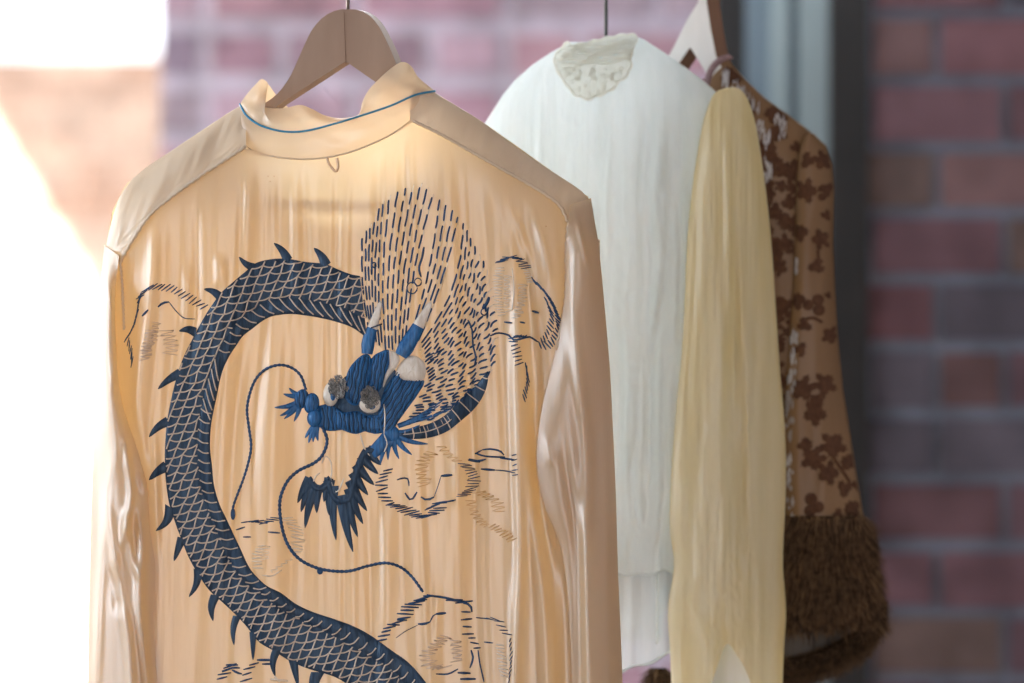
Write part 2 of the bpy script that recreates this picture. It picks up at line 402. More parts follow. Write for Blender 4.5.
# far sheet: the shirt's front
def front_panel():
    neck = np.array([(100, 300), (104, 262), (112, 212), (126, 184), (165, 155), (228, 113), (245, 106), (262, 130), (290, 170), (320, 195), (345, 202), (375, 192), (402, 160), (425, 110), (434, 96), (480, 120), (556, 174), (590, 198), (600, 250)], float)
    xs = np.arange(104, 600.1, 4.0); nv = 120
    v = np.linspace(0, 1, nv)[:, None]
    PX = np.repeat(xs[None, :], nv, 0); t0 = np.interp(xs, neck[:, 0], neck[:, 1])[None, :]
    PY = t0 + (755 - t0) * v
    e = rnd(PX - 104, 60) * rnd(600 - PX, 60) * rnd(PY - sil_top(PX) + 1, 75)
    Y = 34 * e + sstep(0, 60, PY - t0) * (3 * vnoise(PX / 22, PY / 200, 41) + 3 * vnoise(PX / 50, PY / 260, 42))
    Y = Y + crease(PX, PY, [(345, 200), (343, 500), (340, 760)], 6, 9)
    mb = MB(); mb.grid(world_grid(PX, PY, Y, 0).tolist())
    return mb
front_panel().build('front_panel', M['silk'], shirt)

def sleeve(name, left, right, yfront, yback, mat, parent, y0, nu=70, nv=200, folds=(), seed=0, bot=None, noise=1.0, vs=17, crinkle=0):
    L = np.array(left, float); R = np.array(right, float)
    v = np.linspace(0, 1, nv)
    l = spline(L, nv); r = spline(R, nv)
    l = np.stack([np.interp(v, np.linspace(0, 1, nv), l[:, k]) for k in (0, 1)], 1)
    u = np.linspace(0, 1, nu)[None, :]
    PX = l[:, 0:1] * (1 - u) + r[:, 0:1] * u; PY = l[:, 1:2] * (1 - u) + r[:, 1:2] * u
    if bot is not None: PY = PY + sstep(.7, 1, v)[:, None] * bot(u, PX)
    V = v[:, None] * np.ones_like(u)
    U = np.ones_like(v)[:, None] * u
    fr = yfront(U, V)
    k = np.sin(np.pi * np.clip(u, 0.0, 1)) ** .5
    fr = fr + noise * k * (1.6 * vnoise(PX / (vs * .55), PY / 170, seed) + 3.0 * vnoise(PX / vs, PY / 130, seed + 1))
    if crinkle: fr = fr + crinkle * k * (vnoise(PX / 3.2, PY / 45, seed + 5) + .9 * vnoise(PX / 7, PY / 16, seed + 6) * sstep(150, 450, PY) + .6 * vnoise(PX / 3.5, PY / 6, seed + 8) * sstep(300, 600, PY))
    for pts, a, w in folds: fr = fr + crease(PX, PY, pts, a, w) * k
    bk = yback(U, V) + noise * k * 2 * vnoise(PX / 12, PY / 130, seed + 2)
    bk[:, 0] = fr[:, 0]; bk[:, -1] = fr[:, -1]
    A = world_grid(PX, PY, fr, y0); B = world_grid(PX, PY, bk, y0)
    full = np.concatenate([A, B[:, -2:0:-1]], axis=1)
    mb = MB(); mb.grid(full.tolist(), closed=True)
    return mb.build(name, mat, parent)
sleeve('sleeve', [(104, 245), (102, 268), (98, 300), (97, 340), (95, 400), (93, 460), (91, 520), (89, 600), (88, 683), (88, 745)],
       [(119, 256), (115, 300), (116, 340), (119, 385), (127, 420), (140, 455), (151, 490), (154, 530), (160, 570), (158, 620), (163, 683), (165, 745)],
       lambda u, v: -(30 * u + 24 * np.sin(np.pi * u) * sstep(0, .1, v) + 4 * (1 - v)), lambda u, v: -30 * u + 26 * np.sin(np.pi * u),
       M['silk'], shirt, 0, folds=[
           ([(104, 270), (112, 300), (117, 345), (112, 400)], -7, 4), ([(125, 410), (128, 460), (131, 500), (118, 560)], -8, 4),
           ([(100, 450), (104, 520), (100, 600), (96, 683)], -6, 5), ([(130, 470), (142, 540), (140, 600), (148, 683)], -8, 5),
           ([(118, 430), (108, 500), (118, 580), (128, 640), (132, 700)], -7, 5), ([(122, 500), (133, 560), (146, 590)], -6, 4),
           ([(138, 470), (150, 500)], -5, 4), ([(112, 560), (122, 620)], 6, 6)], seed=51, noise=.9)
sleeve('sleeve', [(570, 205), (566, 250), (564, 300), (553, 360), (541, 410), (536, 460), (544, 505), (560, 545), (568, 600), (572, 683), (574, 745)],
       [(591, 198), (599, 250), (605, 310), (610, 370), (613, 430), (616, 500), (618, 570), (621, 640), (623, 700), (624, 745)],
       lambda u, v: -(30 * (1 - u) + 24 * np.sin(np.pi * u) * sstep(0, .1, v) + 5), lambda u, v: -30 * (1 - u) + 24 * np.sin(np.pi * u),
       M['silk'], shirt, 0, folds=[
           ([(574, 205), (582, 240), (592, 280)], -4, 3), ([(569, 230), (572, 300), (580, 380), (588, 460), (586, 560), (588, 690)], -7, 6),
           ([(560, 400), (566, 470), (576, 540), (579, 620), (580, 690)], 6, 6), ([(604, 330), (606, 480), (610, 690)], -3, 5),
           ([(545, 430), (552, 470)], -4, 5)], seed=61, noise=.6, vs=20)
# seams as stitched ridges
mb = MB()
def seam_tube(mb, pts, r, off=-2.0, n=90, wob=.6):
    p = spline(pts, n); q = []
    for i, (a, b) in enumerate(p):
        y = float(f1(a, b)) + off
        q.append(P(a + wob * math.sin(i * 1.7), b, y / 1000))
    mb.tube(q, r, 6)
for pts, r_, n_ in (([(120, 262), (132, 241), (150, 215), (170, 198), (200, 176), (222, 162), (245, 147)], .0017, 90),
                    ([(413, 121), (440, 134), (470, 151), (500, 168), (525, 182), (545, 194), (560, 206), (568, 222)], .0015, 90)):
    mb = MB(); seam_tube(mb, pts, r_, n=n_); mb.build('shoulder_seam', M['silk_shoulder'], shirt)
for pts in ([(568, 222), (566, 250), (565, 300), (556, 350)], [(120, 262), (122, 285), (124, 330)]):
    mb = MB(); seam_tube(mb, pts, .0013, n=60); mb.build('armhole_seam', M['silk_shoulder'], shirt)

# collar: standing band with blue piping and the folded inner band above it
def ruled(top, bot, yf, nu=90, nv=16, y0=0):
    a = spline(top, nu); b = spline(bot, nu)
    v = np.linspace(0, 1, nv)[:, None]
    PX = a[:, 0][None] * (1 - v) + b[:, 0][None] * v; PY = a[:, 1][None] * (1 - v) + b[:, 1][None] * v
    U = np.ones_like(v) * np.linspace(0, 1, nu)[None]; V = v * np.ones_like(U)
    Y = yf(U, V, PX, PY)
    mb = MB(); mb.grid(world_grid(PX, PY, Y, y0).tolist()); return mb
pip = [(240, 104), (247, 116), (262, 126), (284, 131.5), (305, 131), (330, 125), (360, 116), (390, 106), (415, 95), (435, 91)]
nseam = [(236, 122), (246, 146), (262, 154), (285, 158), (310, 159), (335, 156), (362, 148), (390, 135), (413, 119), (436, 100)]
def ycol(u, v, px, py):
    bow = np.sin(np.pi * u) ** .6
    return -6 - 34 * bow - 3 * np.sin(np.pi * v) + 1.2 * vnoise(px / 26, py / 9, 71) * bow
col = ruled(pip, nseam, ycol).build('collar', M['collar'], shirt)
inn = [(240, 104), (247, 94), (256, 84), (262, 79), (268, 85), (258, 97), (257, 105), (270, 108), (285, 108), (300, 105), (312, 109), (324, 115), (338, 118), (352, 117), (360, 113), (362, 103), (368, 91), (378, 80), (390, 69), (402, 62), (411, 66), (419, 78), (435, 91)]
def yin(u, v, px, py):
    bow = np.sin(np.pi * u) ** .6
    side = np.abs(u - .5) * 2
    return -6 - 34 * bow * (1 - .75 * (1 - v) * side) - 5 * np.sin(np.pi * v) * bow + (1 - v) * (14 * bow * (1 - side)) + 3 * vnoise(px / 14, py / 12, 73) * np.sin(np.pi * v)
ruled(inn, pip, yin, nu=150, nv=18).build('collar_fold', M['collar'], shirt)
# inner front collar seen through the neck opening on the left
ruled([(262, 80), (268, 84), (274, 92), (281, 101)], [(256, 104), (264, 108), (276, 109), (290, 109)], lambda u, v, px, py: 6 + 10 * u + 3 * np.sin(3 * u * v), nu=24, nv=10).build('collar_end', M['collar'], shirt)
mb = MB(); p = spline(pip, 80)
mb.tube([P(a, b, (float(ycol(np.array(i / 79), np.array(0.), np.array(a), np.array(b))) - 1.2) / 1000) for i, (a, b) in enumerate(p)], .0011, 6)
mb.build('collar_piping', M['piping'], shirt)
mb = MB(); p = spline(nseam, 80)
mb.tube([P(a, b, (float(ycol(np.array(i / 79), np.array(1.), np.array(a), np.array(b))) - .4) / 1000) for i, (a, b) in enumerate(p)], .0009, 5)
mb.build('neck_seam', M['silk_shoulder'], shirt)
mb = MB()
lp = spline([(327, 157), (329, 164), (335, 171), (338, 168), (337, 158)], 20)
mb.tube([P(a, b, (float(f1(a, b)) - 6) / 1000) for a, b in lp], .0014, 6)
mb.build('hanging_loop', M['collar'], shirt)

# ---- embroidery
def surf(a, b, off): return P(a, b, (float(f1(a, b)) - off) / 1000)
def f1_batch(pts):
    p = np.array(pts, float); return f1(p[:, 0], p[:, 1])
class Stitches:                          # collects 2-D paths, evaluates the cloth once, writes tubes
    def __init__(s): s.p = []; s.r = []; s.o = []
    def add(s, pts, r=.8, off=1.2, taper=False):
        pts = np.array(pts, float); s.p.append(pts)
        n = len(pts)
        s.r.append([r * (1 - .85 * i / (n - 1)) for i in range(n)] if taper else [r * (.6 if i in (0, n - 1) else 1) for i in range(n)])
        s.o.append(off)
    def emit(s, mb, n=4, mi=0):
        if not s.p: return
        allp = np.vstack(s.p); y = f1(allp[:, 0], allp[:, 1]); i = 0
        for p, r, o in zip(s.p, s.r, s.o):
            yy = y[i:i + len(p)]; i += len(p)
            mb.tube([P(a, b, (c - o) / 1000) for (a, b), c in zip(p, yy)], [q / 1000 for q in r], n, mi)
body_pairs = [((360, 276), (367, 338)), ((350, 274), (353, 328)), ((337, 269), (340, 323)), ((325, 264), (325, 319)), ((306, 262), (309, 316)), ((289, 259), (291, 314)), ((273, 259), (279, 315)), ((256, 263), (270, 317)), ((245, 272), (261, 322)), ((232, 283), (252, 329)), ((221, 293), (243, 336)), ((210, 308), (236, 346)), ((202, 321), (230, 355)), ((193, 338), (224, 367)), ((184, 356), (220, 380)), ((177, 376), (217, 395)), ((171, 400), (214, 409)), ((167, 422), (211, 426)), ((165, 447), (210, 446)), ((165, 466), (212, 466)), ((166, 482), (214, 485)), ((169, 503), (219, 503)), ((175, 522), (226, 518)), ((182, 541), (233, 533)), ((189, 558), (241, 550)), ((198, 574), (249, 567)), ((209, 590), (257, 577)), ((221, 601), (267, 586)), ((235, 614), (281, 593)), ((247, 627), (296, 604)), ((259, 642), (313, 612)), ((274, 651), (334, 619)), ((290, 661), (353, 626)), ((309, 669), (370, 635)), ((337, 678), (391, 650)), ((362, 695), (411, 665)), ((388, 716), (433, 692)), ((405, 740), (452, 722))]
BO = spline([a for a, b in body_pairs], 260); BI = spline([b for a, b in body_pairs], 260)
BO_, BI_ = BO, BI; BO = lin(BO_, 620) if False else np.stack([np.interp(np.linspace(0, 259, 620), np.arange(260), BO_[:, k]) for k in (0, 1)], 1)
BI = np.stack([np.interp(np.linspace(0, 259, 620), np.arange(260), BI_[:, k]) for k in (0, 1)], 1)
tv = np.linspace(0, 1, 34)[:, None]
PX = BO[:, 0][None] * (1 - tv) + BI[:, 0][None] * tv; PY = BO[:, 1][None] * (1 - tv) + BI[:, 1][None] * tv
belly = .70
hgt = 1.0 + 2.2 * np.sqrt(np.clip(np.sin(np.pi * np.clip(tv / belly, 0, 1)), 0, 1)) * (tv <= belly) + (tv > belly) * 2.0 * np.sqrt(np.clip(np.sin(np.pi * (tv - belly) / (1 - belly)), 0, 1))
Yb = f1(PX, PY) - hgt
mb = MB(); mb.grid(world_grid(PX, PY, Yb, 0).tolist())
BO, BI = BO_, BI_
dragon = mb.build('dragon_body', M['navy'], shirt)
dragon['label'] = 'navy satin-stitched coiled dragon body'
# spatial lookup of t across body
BOp = np.vstack([BO]); BIp = np.vstack([BI])
def body_t(p):
    mid = (BOp + BIp) / 2
    i = int(np.argmin(((mid - p) ** 2).sum(1)))
    best = None
    for k in range(max(0, i - 14), min(len(BOp), i + 15)):
        a, b = BOp[k], BIp[k]; ab = b - a; t = ((p - a) @ ab) / (ab @ ab); d = np.linalg.norm(a + ab * t - p)
        if best is None or d < best[0]: best = (d, t)
    return best
net = Stitches()
def lift(t): return 1.0 + 2.2 * math.sqrt(max(0, math.sin(math.pi * min(max(t / belly, 0), 1)))) + .5
DX = 10.6; DY = 8.6
def node(i, j):                          # slightly irregular lattice of the scale net
    h = TAB[i % 256, j % 256] - .5; g = TAB[(i + 91) % 256, (j + 37) % 256] - .5
    x = 150 + i * DX + (j % 2) * 5.3 * 0 - j * DY * .42 + h * 1.6
    y = 250 + j * DY - i * DX * .14 + g * 1.4 + (1.1 if (i + j) % 2 else -1.1)
    return np.array((x, y))
cache = {}
def nt_(i, j):
    if (i, j) not in cache:
        p = node(i, j)
        if -10 < p[0] - 150 < 310 and 240 < p[1] < 740: cache[(i, j)] = (p, body_t(p))
        else: cache[(i, j)] = (p, (99, 9))
    return cache[(i, j)]
def ok(q, m=0.0): return q[1][0] < 2.5 and .01 - m < q[1][1] < belly + m
for j in range(-2, 70):
    for i in range(-4, 60):
        a = nt_(i, j); b = nt_(i + 1, j); c = nt_(i, j + 1)
        for q in (b, c):
            if (a[1][0] > 14 and q[1][0] > 14): continue
            pts = lin([a[0], q[0]], 7)
            if q is b: pts[:, 1] += 1.0 * np.sin(np.linspace(0, math.pi, 7))
            run = []
            for z in list(pts) + [None]:
                t_ = body_t(z) if z is not None else (99, 9)
                if z is not None and t_[0] < 2.2 and .015 < t_[1] < belly + .01: run.append((z, t_[1]))
                else:
                    if len(run) > 2:
                        net.p.append(np.array([r_[0] for r_ in run])); net.r.append([.72] * len(run)); net.o.append(lift(float(np.mean([r_[1] for r_ in run]))))
                    run = []
for k in range(3, 258, 4):               # belly plates
    a, b = BO[k], BI[k]; k2 = min(k + 5, 259) if k < 90 else max(k - 2, 0)
    a2, b2 = BO[k], BI[k2]
    if k < 70: b2 = BI[max(k - 4, 0)]
    p0 = a + (b - a) * belly; p3 = b2 - (b2 - a) * (.04 if k < 170 else .12)
    pts = spline([p0, (p0 + p3) / 2 + np.array((0, 1.6)), p3], 7)
    net.p.append(pts); net.r.append([.68] * 7); net.o.append(3.3)
mb = MB(); net.emit(mb, 4)
o = mb.build('scale_net', M['pale'], dragon); o['label'] = 'pale thread net of scales'
# back spines
def spike(mb, base, tip, w, h=1.6, curve=0.0, mi=0, n=10, off=.6):
    b = np.array(base, float); t = np.array(tip, float); d = t - b; L = np.linalg.norm(d); d /= L; nrm = np.array((-d[1], d[0]))
    rows = []
    for i in range(n + 1):
        s = i / n; c = b + d * L * s + nrm * curve * L * math.sin(math.pi * s) ; ww = w * 1.1 * (1 - s) ** .62 / 2 + .3
        row = []
        for q in (-1, -.6, 0, .6, 1):
            row.append((c[0] + nrm[0] * q * ww, c[1] + nrm[1] * q * ww, off + h * (1 - q * q) * (1 - .6 * s)))
        rows.append(row)
    A = np.array(rows); Y = f1(A[..., 0], A[..., 1]) - A[..., 2]
    mb.grid(world_grid(A[..., 0], A[..., 1], Y, 0).tolist(), mi)
mb = MB()
for tip, base, w, c in [((239, 257), (256, 268), 8, -.1), ((204, 289), (220, 297), 8, .1), ((274, 243), (288, 261), 9, .08), ((314, 248), (326, 266), 10, .08), ((179, 331), (196, 333), 9, .15), ((158, 389), (181, 373), 9, .05), ((149, 437), (169, 421), 9, .08), ((149, 480), (167, 466), 10, .05), ((156, 531), (170, 507), 10, -.15), ((174, 561), (182, 538), 8, .0), ((189, 597), (198, 570), 8, -.1), ((213, 621), (216, 595), 9, .12), ((234, 645), (237, 616), 7, .08), ((253, 660), (253, 632), 6, 0), ((275, 676), (277, 650), 8, .12), ((298, 686), (293, 659), 8, 0), ((318, 700), (318, 672), 12, .15)]:
    mb = MB(); spike(mb, base, tip, w, 1.8, c); mb.build('back_spine', M['navy'], dragon)

# fan of running stitches behind the head
tips = [(362, 238), (369, 226), (376, 213), (384, 200), (391, 194), (399, 191), (409, 186), (417, 182), (424, 183), (431, 192), (437, 198), (442, 201), (448, 207), (454, 211), (460, 220), (466, 225), (472, 240), (479, 254), (485, 263), (488, 280), (492, 296), (494, 310), (497, 322), (498, 334), (497, 345), (497, 356), (495, 366), (490, 375), (482, 384), (470, 394), (455, 404)]
bases = [(370, 338), (373, 342), (376, 345), (379, 347), (382, 349), (386, 350), (390, 350), (394, 350), (398, 350), (402, 348), (405, 346), (408, 344), (411, 343), (414, 343), (416, 345), (418, 350), (420, 354), (421, 358), (422, 362), (423, 366), (424, 371), (424, 377), (424, 383), (422, 388), (420, 393), (418, 398), (416, 403), (413, 408), (410, 413), (407, 418), (404, 423)]
nT = 42
T = lin(tips, nT); B = lin(bases, nT)
blue = Stitches(); pale = Stitches()
for k in range(nT):
    a, b = B[k], T[k]; f = k / (nT - 1)
    d = b - a; L = np.linalg.norm(d); dd = d / L; nn = np.array((-dd[1], dd[0]))
    bow = (.03 if f < .4 else .09) * L
    wav = 0.25 + 1.7 * sstep(.38, .62, f)
    N = max(6, int(L / 1.6)); ph = k * .45
    path = []
    for i in range(N + 1):
        s = i / N
        w = wav * math.sin(s * L / 3.2 + ph) * (.1 + .9 * s) + .8 * float(vnoise(s * L / 22, k * .5, 88)) * (.3 + f)
        path.append(a + d * s + nn * (bow * math.sin(math.pi * s) * (-1 if f < .3 else 1) + w))
    path = np.array(path)
    pale.add(path + nn * 1.2, .5, .8)
    i = int(TAB[k, 7] * 5)
    while i < N - 3:
        ln = int((14 + 6 * TAB[k, i % 256]) / 1.6)
        if f > .45: ln = int(ln * .62)
        seg = path[i:min(i + ln, N + 1)]
        if len(seg) > 2: blue.add(seg, .85 if f < .5 else .95, 1.2)
        i += ln + 2
# loose threads and knots in the fan
blue.add(spline([(468, 320), (472, 330), (473, 345), (476, 358), (474, 366)], 14), .9, 2.2)
for cx, cy, r in ((374, 265, 2.2), (412, 288, 5.2), (418, 282, 3.5), (484, 312, 3)):
    blue.add([(cx + r * math.cos(a), cy + r * 1.1 * math.sin(a)) for a in np.linspace(0, 6.2, 14)], .7, 2.4)
blue.add(spline([(421, 277), (419, 268), (422, 258), (424, 247)], 10), 1.1, 2)
blue.add(spline([(489, 297), (487, 303), (483, 308)], 6), 1.6, 1.8)
for c in ((430, 355), (438, 352), (434, 358)):
    blue.add([(c[0] - 4, c[1] + 2), (c[0] + 4, c[1] - 2)], 1.2, 2)
mb = MB(); blue.emit(mb); fan = mb.build('mane_stitches', M['stitch'], shirt)
fan['label'] = 'fan of dark blue running stitches'
mb = MB(); pale.emit(mb, 3); mb.build('pale_stitches', M['white_thread'], fan)
# dark scaled edge of the fan
eo = [(396, 438), (410, 439), (428, 438), (446, 432), (462, 420), (475, 408), (484, 394), (488, 380), (487, 372)]
ei = [(398, 432), (412, 428), (428, 424), (444, 416), (456, 404), (466, 394), (475, 386), (482, 378), (486, 373)]
a = spline(eo, 60); b = spline(ei, 60); t = np.linspace(0, 1, 7)[:, None]
PX = a[:, 0][None] * (1 - t) + b[:, 0][None] * t; PY = a[:, 1][None] * (1 - t) + b[:, 1][None] * t
mb = MB(); mb.grid(world_grid(PX, PY, f1(PX, PY) - 1 - 1.8 * np.sin(np.pi * t), 0).tolist())
edge = mb.build('mane_edge', M['navy'], fan)
st = Stitches()
for k in range(8, 58, 6):
    st.add(spline([a[k], (a[k] + b[k]) / 2 + (1.2, .8), b[k]], 6), .6, 3.2)
for k in range(4, 30, 4): st.add([(a[k] + b[k]) / 2, b[k] * .9 + a[k] * .1], .5, 3.2)
mid = (a + b) / 2; st.add(mid[3:30], .5, 3.2)
for k in (20, 32, 44): st.add([b[k] + (0, 0), b[k] - (1, 8)], .5, 1.5)
mb = MB(); st.emit(mb); mb.build('edge_stitches', M['pale'], fan)

# head -------------------------------------------------------------
def pad(mb, poly, h, off=1.0, mi=0, n=48, center=None, rip=0.0, ang=0):
    p = np.array(poly, float); p = np.vstack([p, p[:1]]); p = spline(p, n + 1)[:-1]
    c = np.array(center, float) if center is not None else p.mean(0)
    rows = []
    for s in (1, .97, .9, .8, .66, .5, .32, .15, 0.001):
        q = c + (p - c) * s
        hh = off + h * math.sqrt(max(0, 1 - s ** 2.2)) + rip * np.sin((q[:, 0] * math.cos(ang) + q[:, 1] * math.sin(ang)) * 2.4) * (1 - s ** 4)
        y = f1s(q) - hh
        rows.append(world_grid(q[:, 0], q[:, 1], y, 0))
    mb.grid(np.array(rows).tolist(), mi, closed=True)
def f1s(q): return f1(q[:, 0], q[:, 1])
THR = [[], []]
def threads(poly, h, ang, off=1.0, sp=2.1):
    p = np.array(poly, float); p = spline(np.vstack([p, p[:1]]), 121)[:-1]; c = p.mean(0)
    th = np.arctan2(p[:, 1] - c[1], p[:, 0] - c[0]); rr_ = np.linalg.norm(p - c, axis=1); o_ = np.argsort(th); th = th[o_]; rr_ = rr_[o_]
    d = np.array((math.cos(ang), math.sin(ang))); n_ = np.array((-d[1], d[0]))
    for k in range(-30, 31):
        run = []
        for t in np.arange(-45, 45, 1.3):
            z = c + d * t + n_ * (k * sp + .5 * math.sin(t * .35 + k))
            v = z - c; r = np.interp(math.atan2(v[1], v[0]), th, rr_, period=2 * math.pi); s_ = np.linalg.norm(v) / r
            if s_ < .93: run.append((z, off + h * math.sqrt(1 - s_ ** 2.2) + .15))
            elif run:
                if len(run) > 2: THR[k % 2].append(run)
                run = []
def emit_threads(mb, which, r):
    runs = THR[which]
    if not runs: return
    al = np.array([z for run in runs for z, _ in run]); y = f1(al[:, 0], al[:, 1]); i = 0
    for run in runs:
        yy = y[i:i + len(run)]; i += len(run)
        mb.tube([P(z[0], z[1], (c_ - o_) / 1000) for (z, o_), c_ in zip(run, yy)], r / 1000, 5)
    THR[which] = []
def ell(cx, cy, rx, ry, a=0, n=14):
    return [(cx + rx * math.cos(t) * math.cos(a) - ry * math.sin(t) * math.sin(a), cy + rx * math.cos(t) * math.sin(a) + ry * math.sin(t) * math.cos(a)) for t in np.linspace(0, 2 * math.pi, n, endpoint=False)]
mb = MB()
pad(mb, [(318, 406), (330, 404), (343, 412), (358, 411), (372, 417), (384, 414), (388, 424), (384, 432), (374, 434), (366, 431), (358, 434), (350, 433), (342, 430), (334, 431), (324, 430), (318, 424)], 4.5, 1, rip=.25)
pad(mb, [(345, 398), (345, 385), (348, 371), (356, 360), (365, 354), (371, 358), (370, 375), (368, 392), (358, 405), (350, 404)], 6.5, 1.5, rip=.35, ang=.2)
pad(mb, [(366, 392), (368, 372), (372, 358), (380, 352), (389, 350), (390, 362), (386, 376), (381, 388), (374, 396)], 6, 1.5, rip=.35, ang=.2)
pad(mb, [(380, 404), (384, 390), (392, 378), (399, 369), (403, 378), (424, 380), (418, 394), (408, 408), (398, 422), (390, 436), (382, 430), (378, 416)], 5.5, 1.2, rip=.4, ang=.55)
pad(mb, ell(301.5, 399, 7, 10, .25), 5, 1.5, rip=.15)
pad(mb, ell(311.5, 403.5, 8, 10.5, .1), 6.5, 2, rip=.15)
pad(mb, ell(314.5, 418, 7.5, 9), 6.5, 2.5, rip=.15)
pad(mb, ell(372, 424, 11, 9), 4, 2, rip=.2)
for tip, w in (((289, 388), 5), ((283.5, 394), 5.5), ((274.5, 407.5), 6), ((280, 416), 6), ((284, 419), 5.5), ((294, 421.5), 5.5)):
    spike(mb, (300, 402 if tip[1] > 400 else 396), tip, w, 2.4, -.06)
for tip in ((305, 438), (308.5, 443), (313, 442), (318, 441)): spike(mb, (317, 424), tip, 5.5, 2.2, .05)
c0_ = (394, 433)
for tip, w in (((428, 444), 6), ((412, 455), 6.5), ((399, 459), 6), ((388, 460), 6), ((380, 465), 7), ((424, 434), 5), ((420, 425), 5)): spike(mb, c0_, tip, w, 2.6, .08)
for tip, w in (((470, 400), 3), ((440, 405), 4), ((432, 412), 4), ((446, 398), 3)): spike(mb, (398, 426), tip, w, 1.8, .03)
pad(mb, ell(392, 434, 8, 8), 4, 1.5, rip=.3)
pad(mb, [(370, 447), (378, 438), (388, 428), (396, 434), (394, 444), (384, 452), (374, 458)], 3.2, 1.0, rip=.3)
for poly_, h_, an_ in (([(318, 406), (330, 404), (343, 412), (358, 411), (372, 417), (384, 414), (388, 424), (384, 432), (374, 434), (366, 431), (358, 434), (350, 433), (342, 430), (334, 431), (324, 430), (318, 424)], 4.7, 1.5),
        ([(345, 398), (345, 385), (348, 371), (356, 360), (365, 354), (371, 358), (370, 375), (368, 392), (358, 405), (350, 404)], 7.2, 1.75),
        ([(366, 392), (368, 372), (372, 358), (380, 352), (389, 350), (390, 362), (386, 376), (381, 388), (374, 396)], 6.7, 1.75),
        ([(380, 404), (384, 390), (392, 378), (399, 369), (403, 378), (424, 380), (418, 394), (408, 408), (398, 422), (390, 436), (382, 430), (378, 416)], 6, 2.1),
        (ell(301.5, 399, 7, 10, .25), 5.5, 1.5), (ell(311.5, 403.5, 8, 10.5, .1), 7, 1.5), (ell(314.5, 418, 7.5, 9), 7.2, 1.5), (ell(372, 424, 11, 9), 4.6, 1.5)):
    threads(poly_, h_, an_)
THB = THR[1]; emit_threads(mb, 0, .85)
head = mb.build('dragon_head', M['blue'], shirt); head['label'] = 'bright blue padded dragon head'
mb = MB(); emit_threads(mb, 1, .6); pad(mb, [(318, 412), (330, 402), (334, 388), (346, 376), (364, 362), (384, 356), (396, 372), (402, 384), (396, 410), (388, 428), (360, 428), (330, 426)], 1.4, .6); o = mb.build('head_stitching', M['navy'], head); o['label'] = 'dark thread ridges across the padding'
# lower mane of the jaw
mb = MB()
ridge = [(311, 476), (318, 485), (324, 482), (329, 476), (335, 492), (341, 498), (347, 495), (350, 482), (354, 468), (358, 458), (363, 449), (369, 447), (374, 445)]
sp = [((310, 478), (297.6, 503), 9), ((312, 482), (301, 512), 9), ((316, 484), (305, 528), 10), ((319, 485), (316.7, 513), 9), ((329, 478), (324, 502), 8), ((330, 480), (329, 515), 9), ((333, 486), (336, 540), 10), ((342, 495), (353, 552), 11), ((347, 494), (357.6, 537), 10), ((349, 488), (363, 524), 10), ((350, 480), (367, 511), 10), ((353, 472), (368, 495), 10), ((356, 464), (374, 485), 10), ((361, 455), (378, 474), 10), ((366, 449), (381, 465), 10), ((345, 505), (344, 530), 7)]
for b_, t_, w in sp: spike(mb, b_, t_, w, 2.2, .03)
r = spline(ridge, 60); A_ = []
for k in range(len(r)): A_.append(r[k])
A_ = np.array(A_); nrm = np.gradient(A_, axis=0); nrm = np.stack([nrm[:, 1], -nrm[:, 0]], 1); nrm /= np.linalg.norm(nrm, axis=1)[:, None]
rows = []
for q, w, h in ((-1, 0, .8), (-.5, 2, 2.6), (0, 4, 3.2), (.5, 6, 2.6), (1, 8, .8)):
    c = A_ - nrm * w; rows.append(world_grid(c[:, 0], c[:, 1], f1(c[:, 0], c[:, 1]) - h, 0))
mb.grid(np.array(rows).tolist())
mb.build('jaw_mane', M['navy'], head)
# cream patches
mb = MB()
pad(mb, [(389, 350), (397, 353), (400, 360), (396, 368), (388, 378), (383, 388), (384, 376), (389, 364)], 5, 1.6, rip=.3, ang=.6)
pad(mb, [(394, 376), (399, 365), (407, 357), (416, 356), (424, 362), (426, 372), (422, 381), (411, 382), (401, 380)], 5, 1.6, rip=.3, ang=.6)
mb.build('cream_brow', M['white_thread'], head)
jl = Stitches()
jl.add(spline([(360, 433), (362, 441), (365, 449), (370, 456)], 10), .8, 2)
jl.add(spline([(322, 463), (325, 456), (330, 460), (332, 470), (331, 480), (336, 492), (340, 488), (344, 478)], 20), .8, 1.5)
jl.add(spline([(313, 482), (316, 476), (320, 473)], 8), .8, 1.5)
jl.add(spline([(384, 404), (385, 418), (384, 434)], 10), .7, 8); jl.add(spline([(384, 434), (387, 444), (384, 452)], 8), .7, 4)
mb = MB(); jl.emit(mb); mb.build('jaw_outline', M['white_thread'], head)
# eyes
for (cx, cy, rx, ry, fx, fy, fr) in ((331, 394, 8, 12.5, 338, 387, 10), (370, 404, 11, 9.5, 370, 397, 9.5)):
    mb = MB(); pad(mb, ell(cx, cy, rx, ry, .1), 6, 3)
    e = mb.build('eye', M['white_thread'], head)
    mb = MB(); pad(mb, ell(cx + 1.5, cy + 2, rx * .42, ry * .42), 3, 6.5); mb.build('pupil', M['blue'], head)
    mb = MB(); fz = Stitches(); rr = random.Random(int(cx))
    for k in range(120):
        an = rr.uniform(0, 6.28); q = 1.12 * fr * math.sqrt(rr.random()); x = fx + q * math.cos(an) * .8; y = fy + q * math.sin(an) * .95
        rad = rr.uniform(1.1, 1.9); ph = rr.uniform(0, 6)
        fz.add([(x + rad * math.cos(ph + t), y + rad * math.sin(ph + t * 1.2)) for t in np.linspace(0, 5.5, 9)], .5, rr.uniform(7.5, 12))
    fz.emit(mb); mb.build('eyebrow', M['grey_thread'], head)
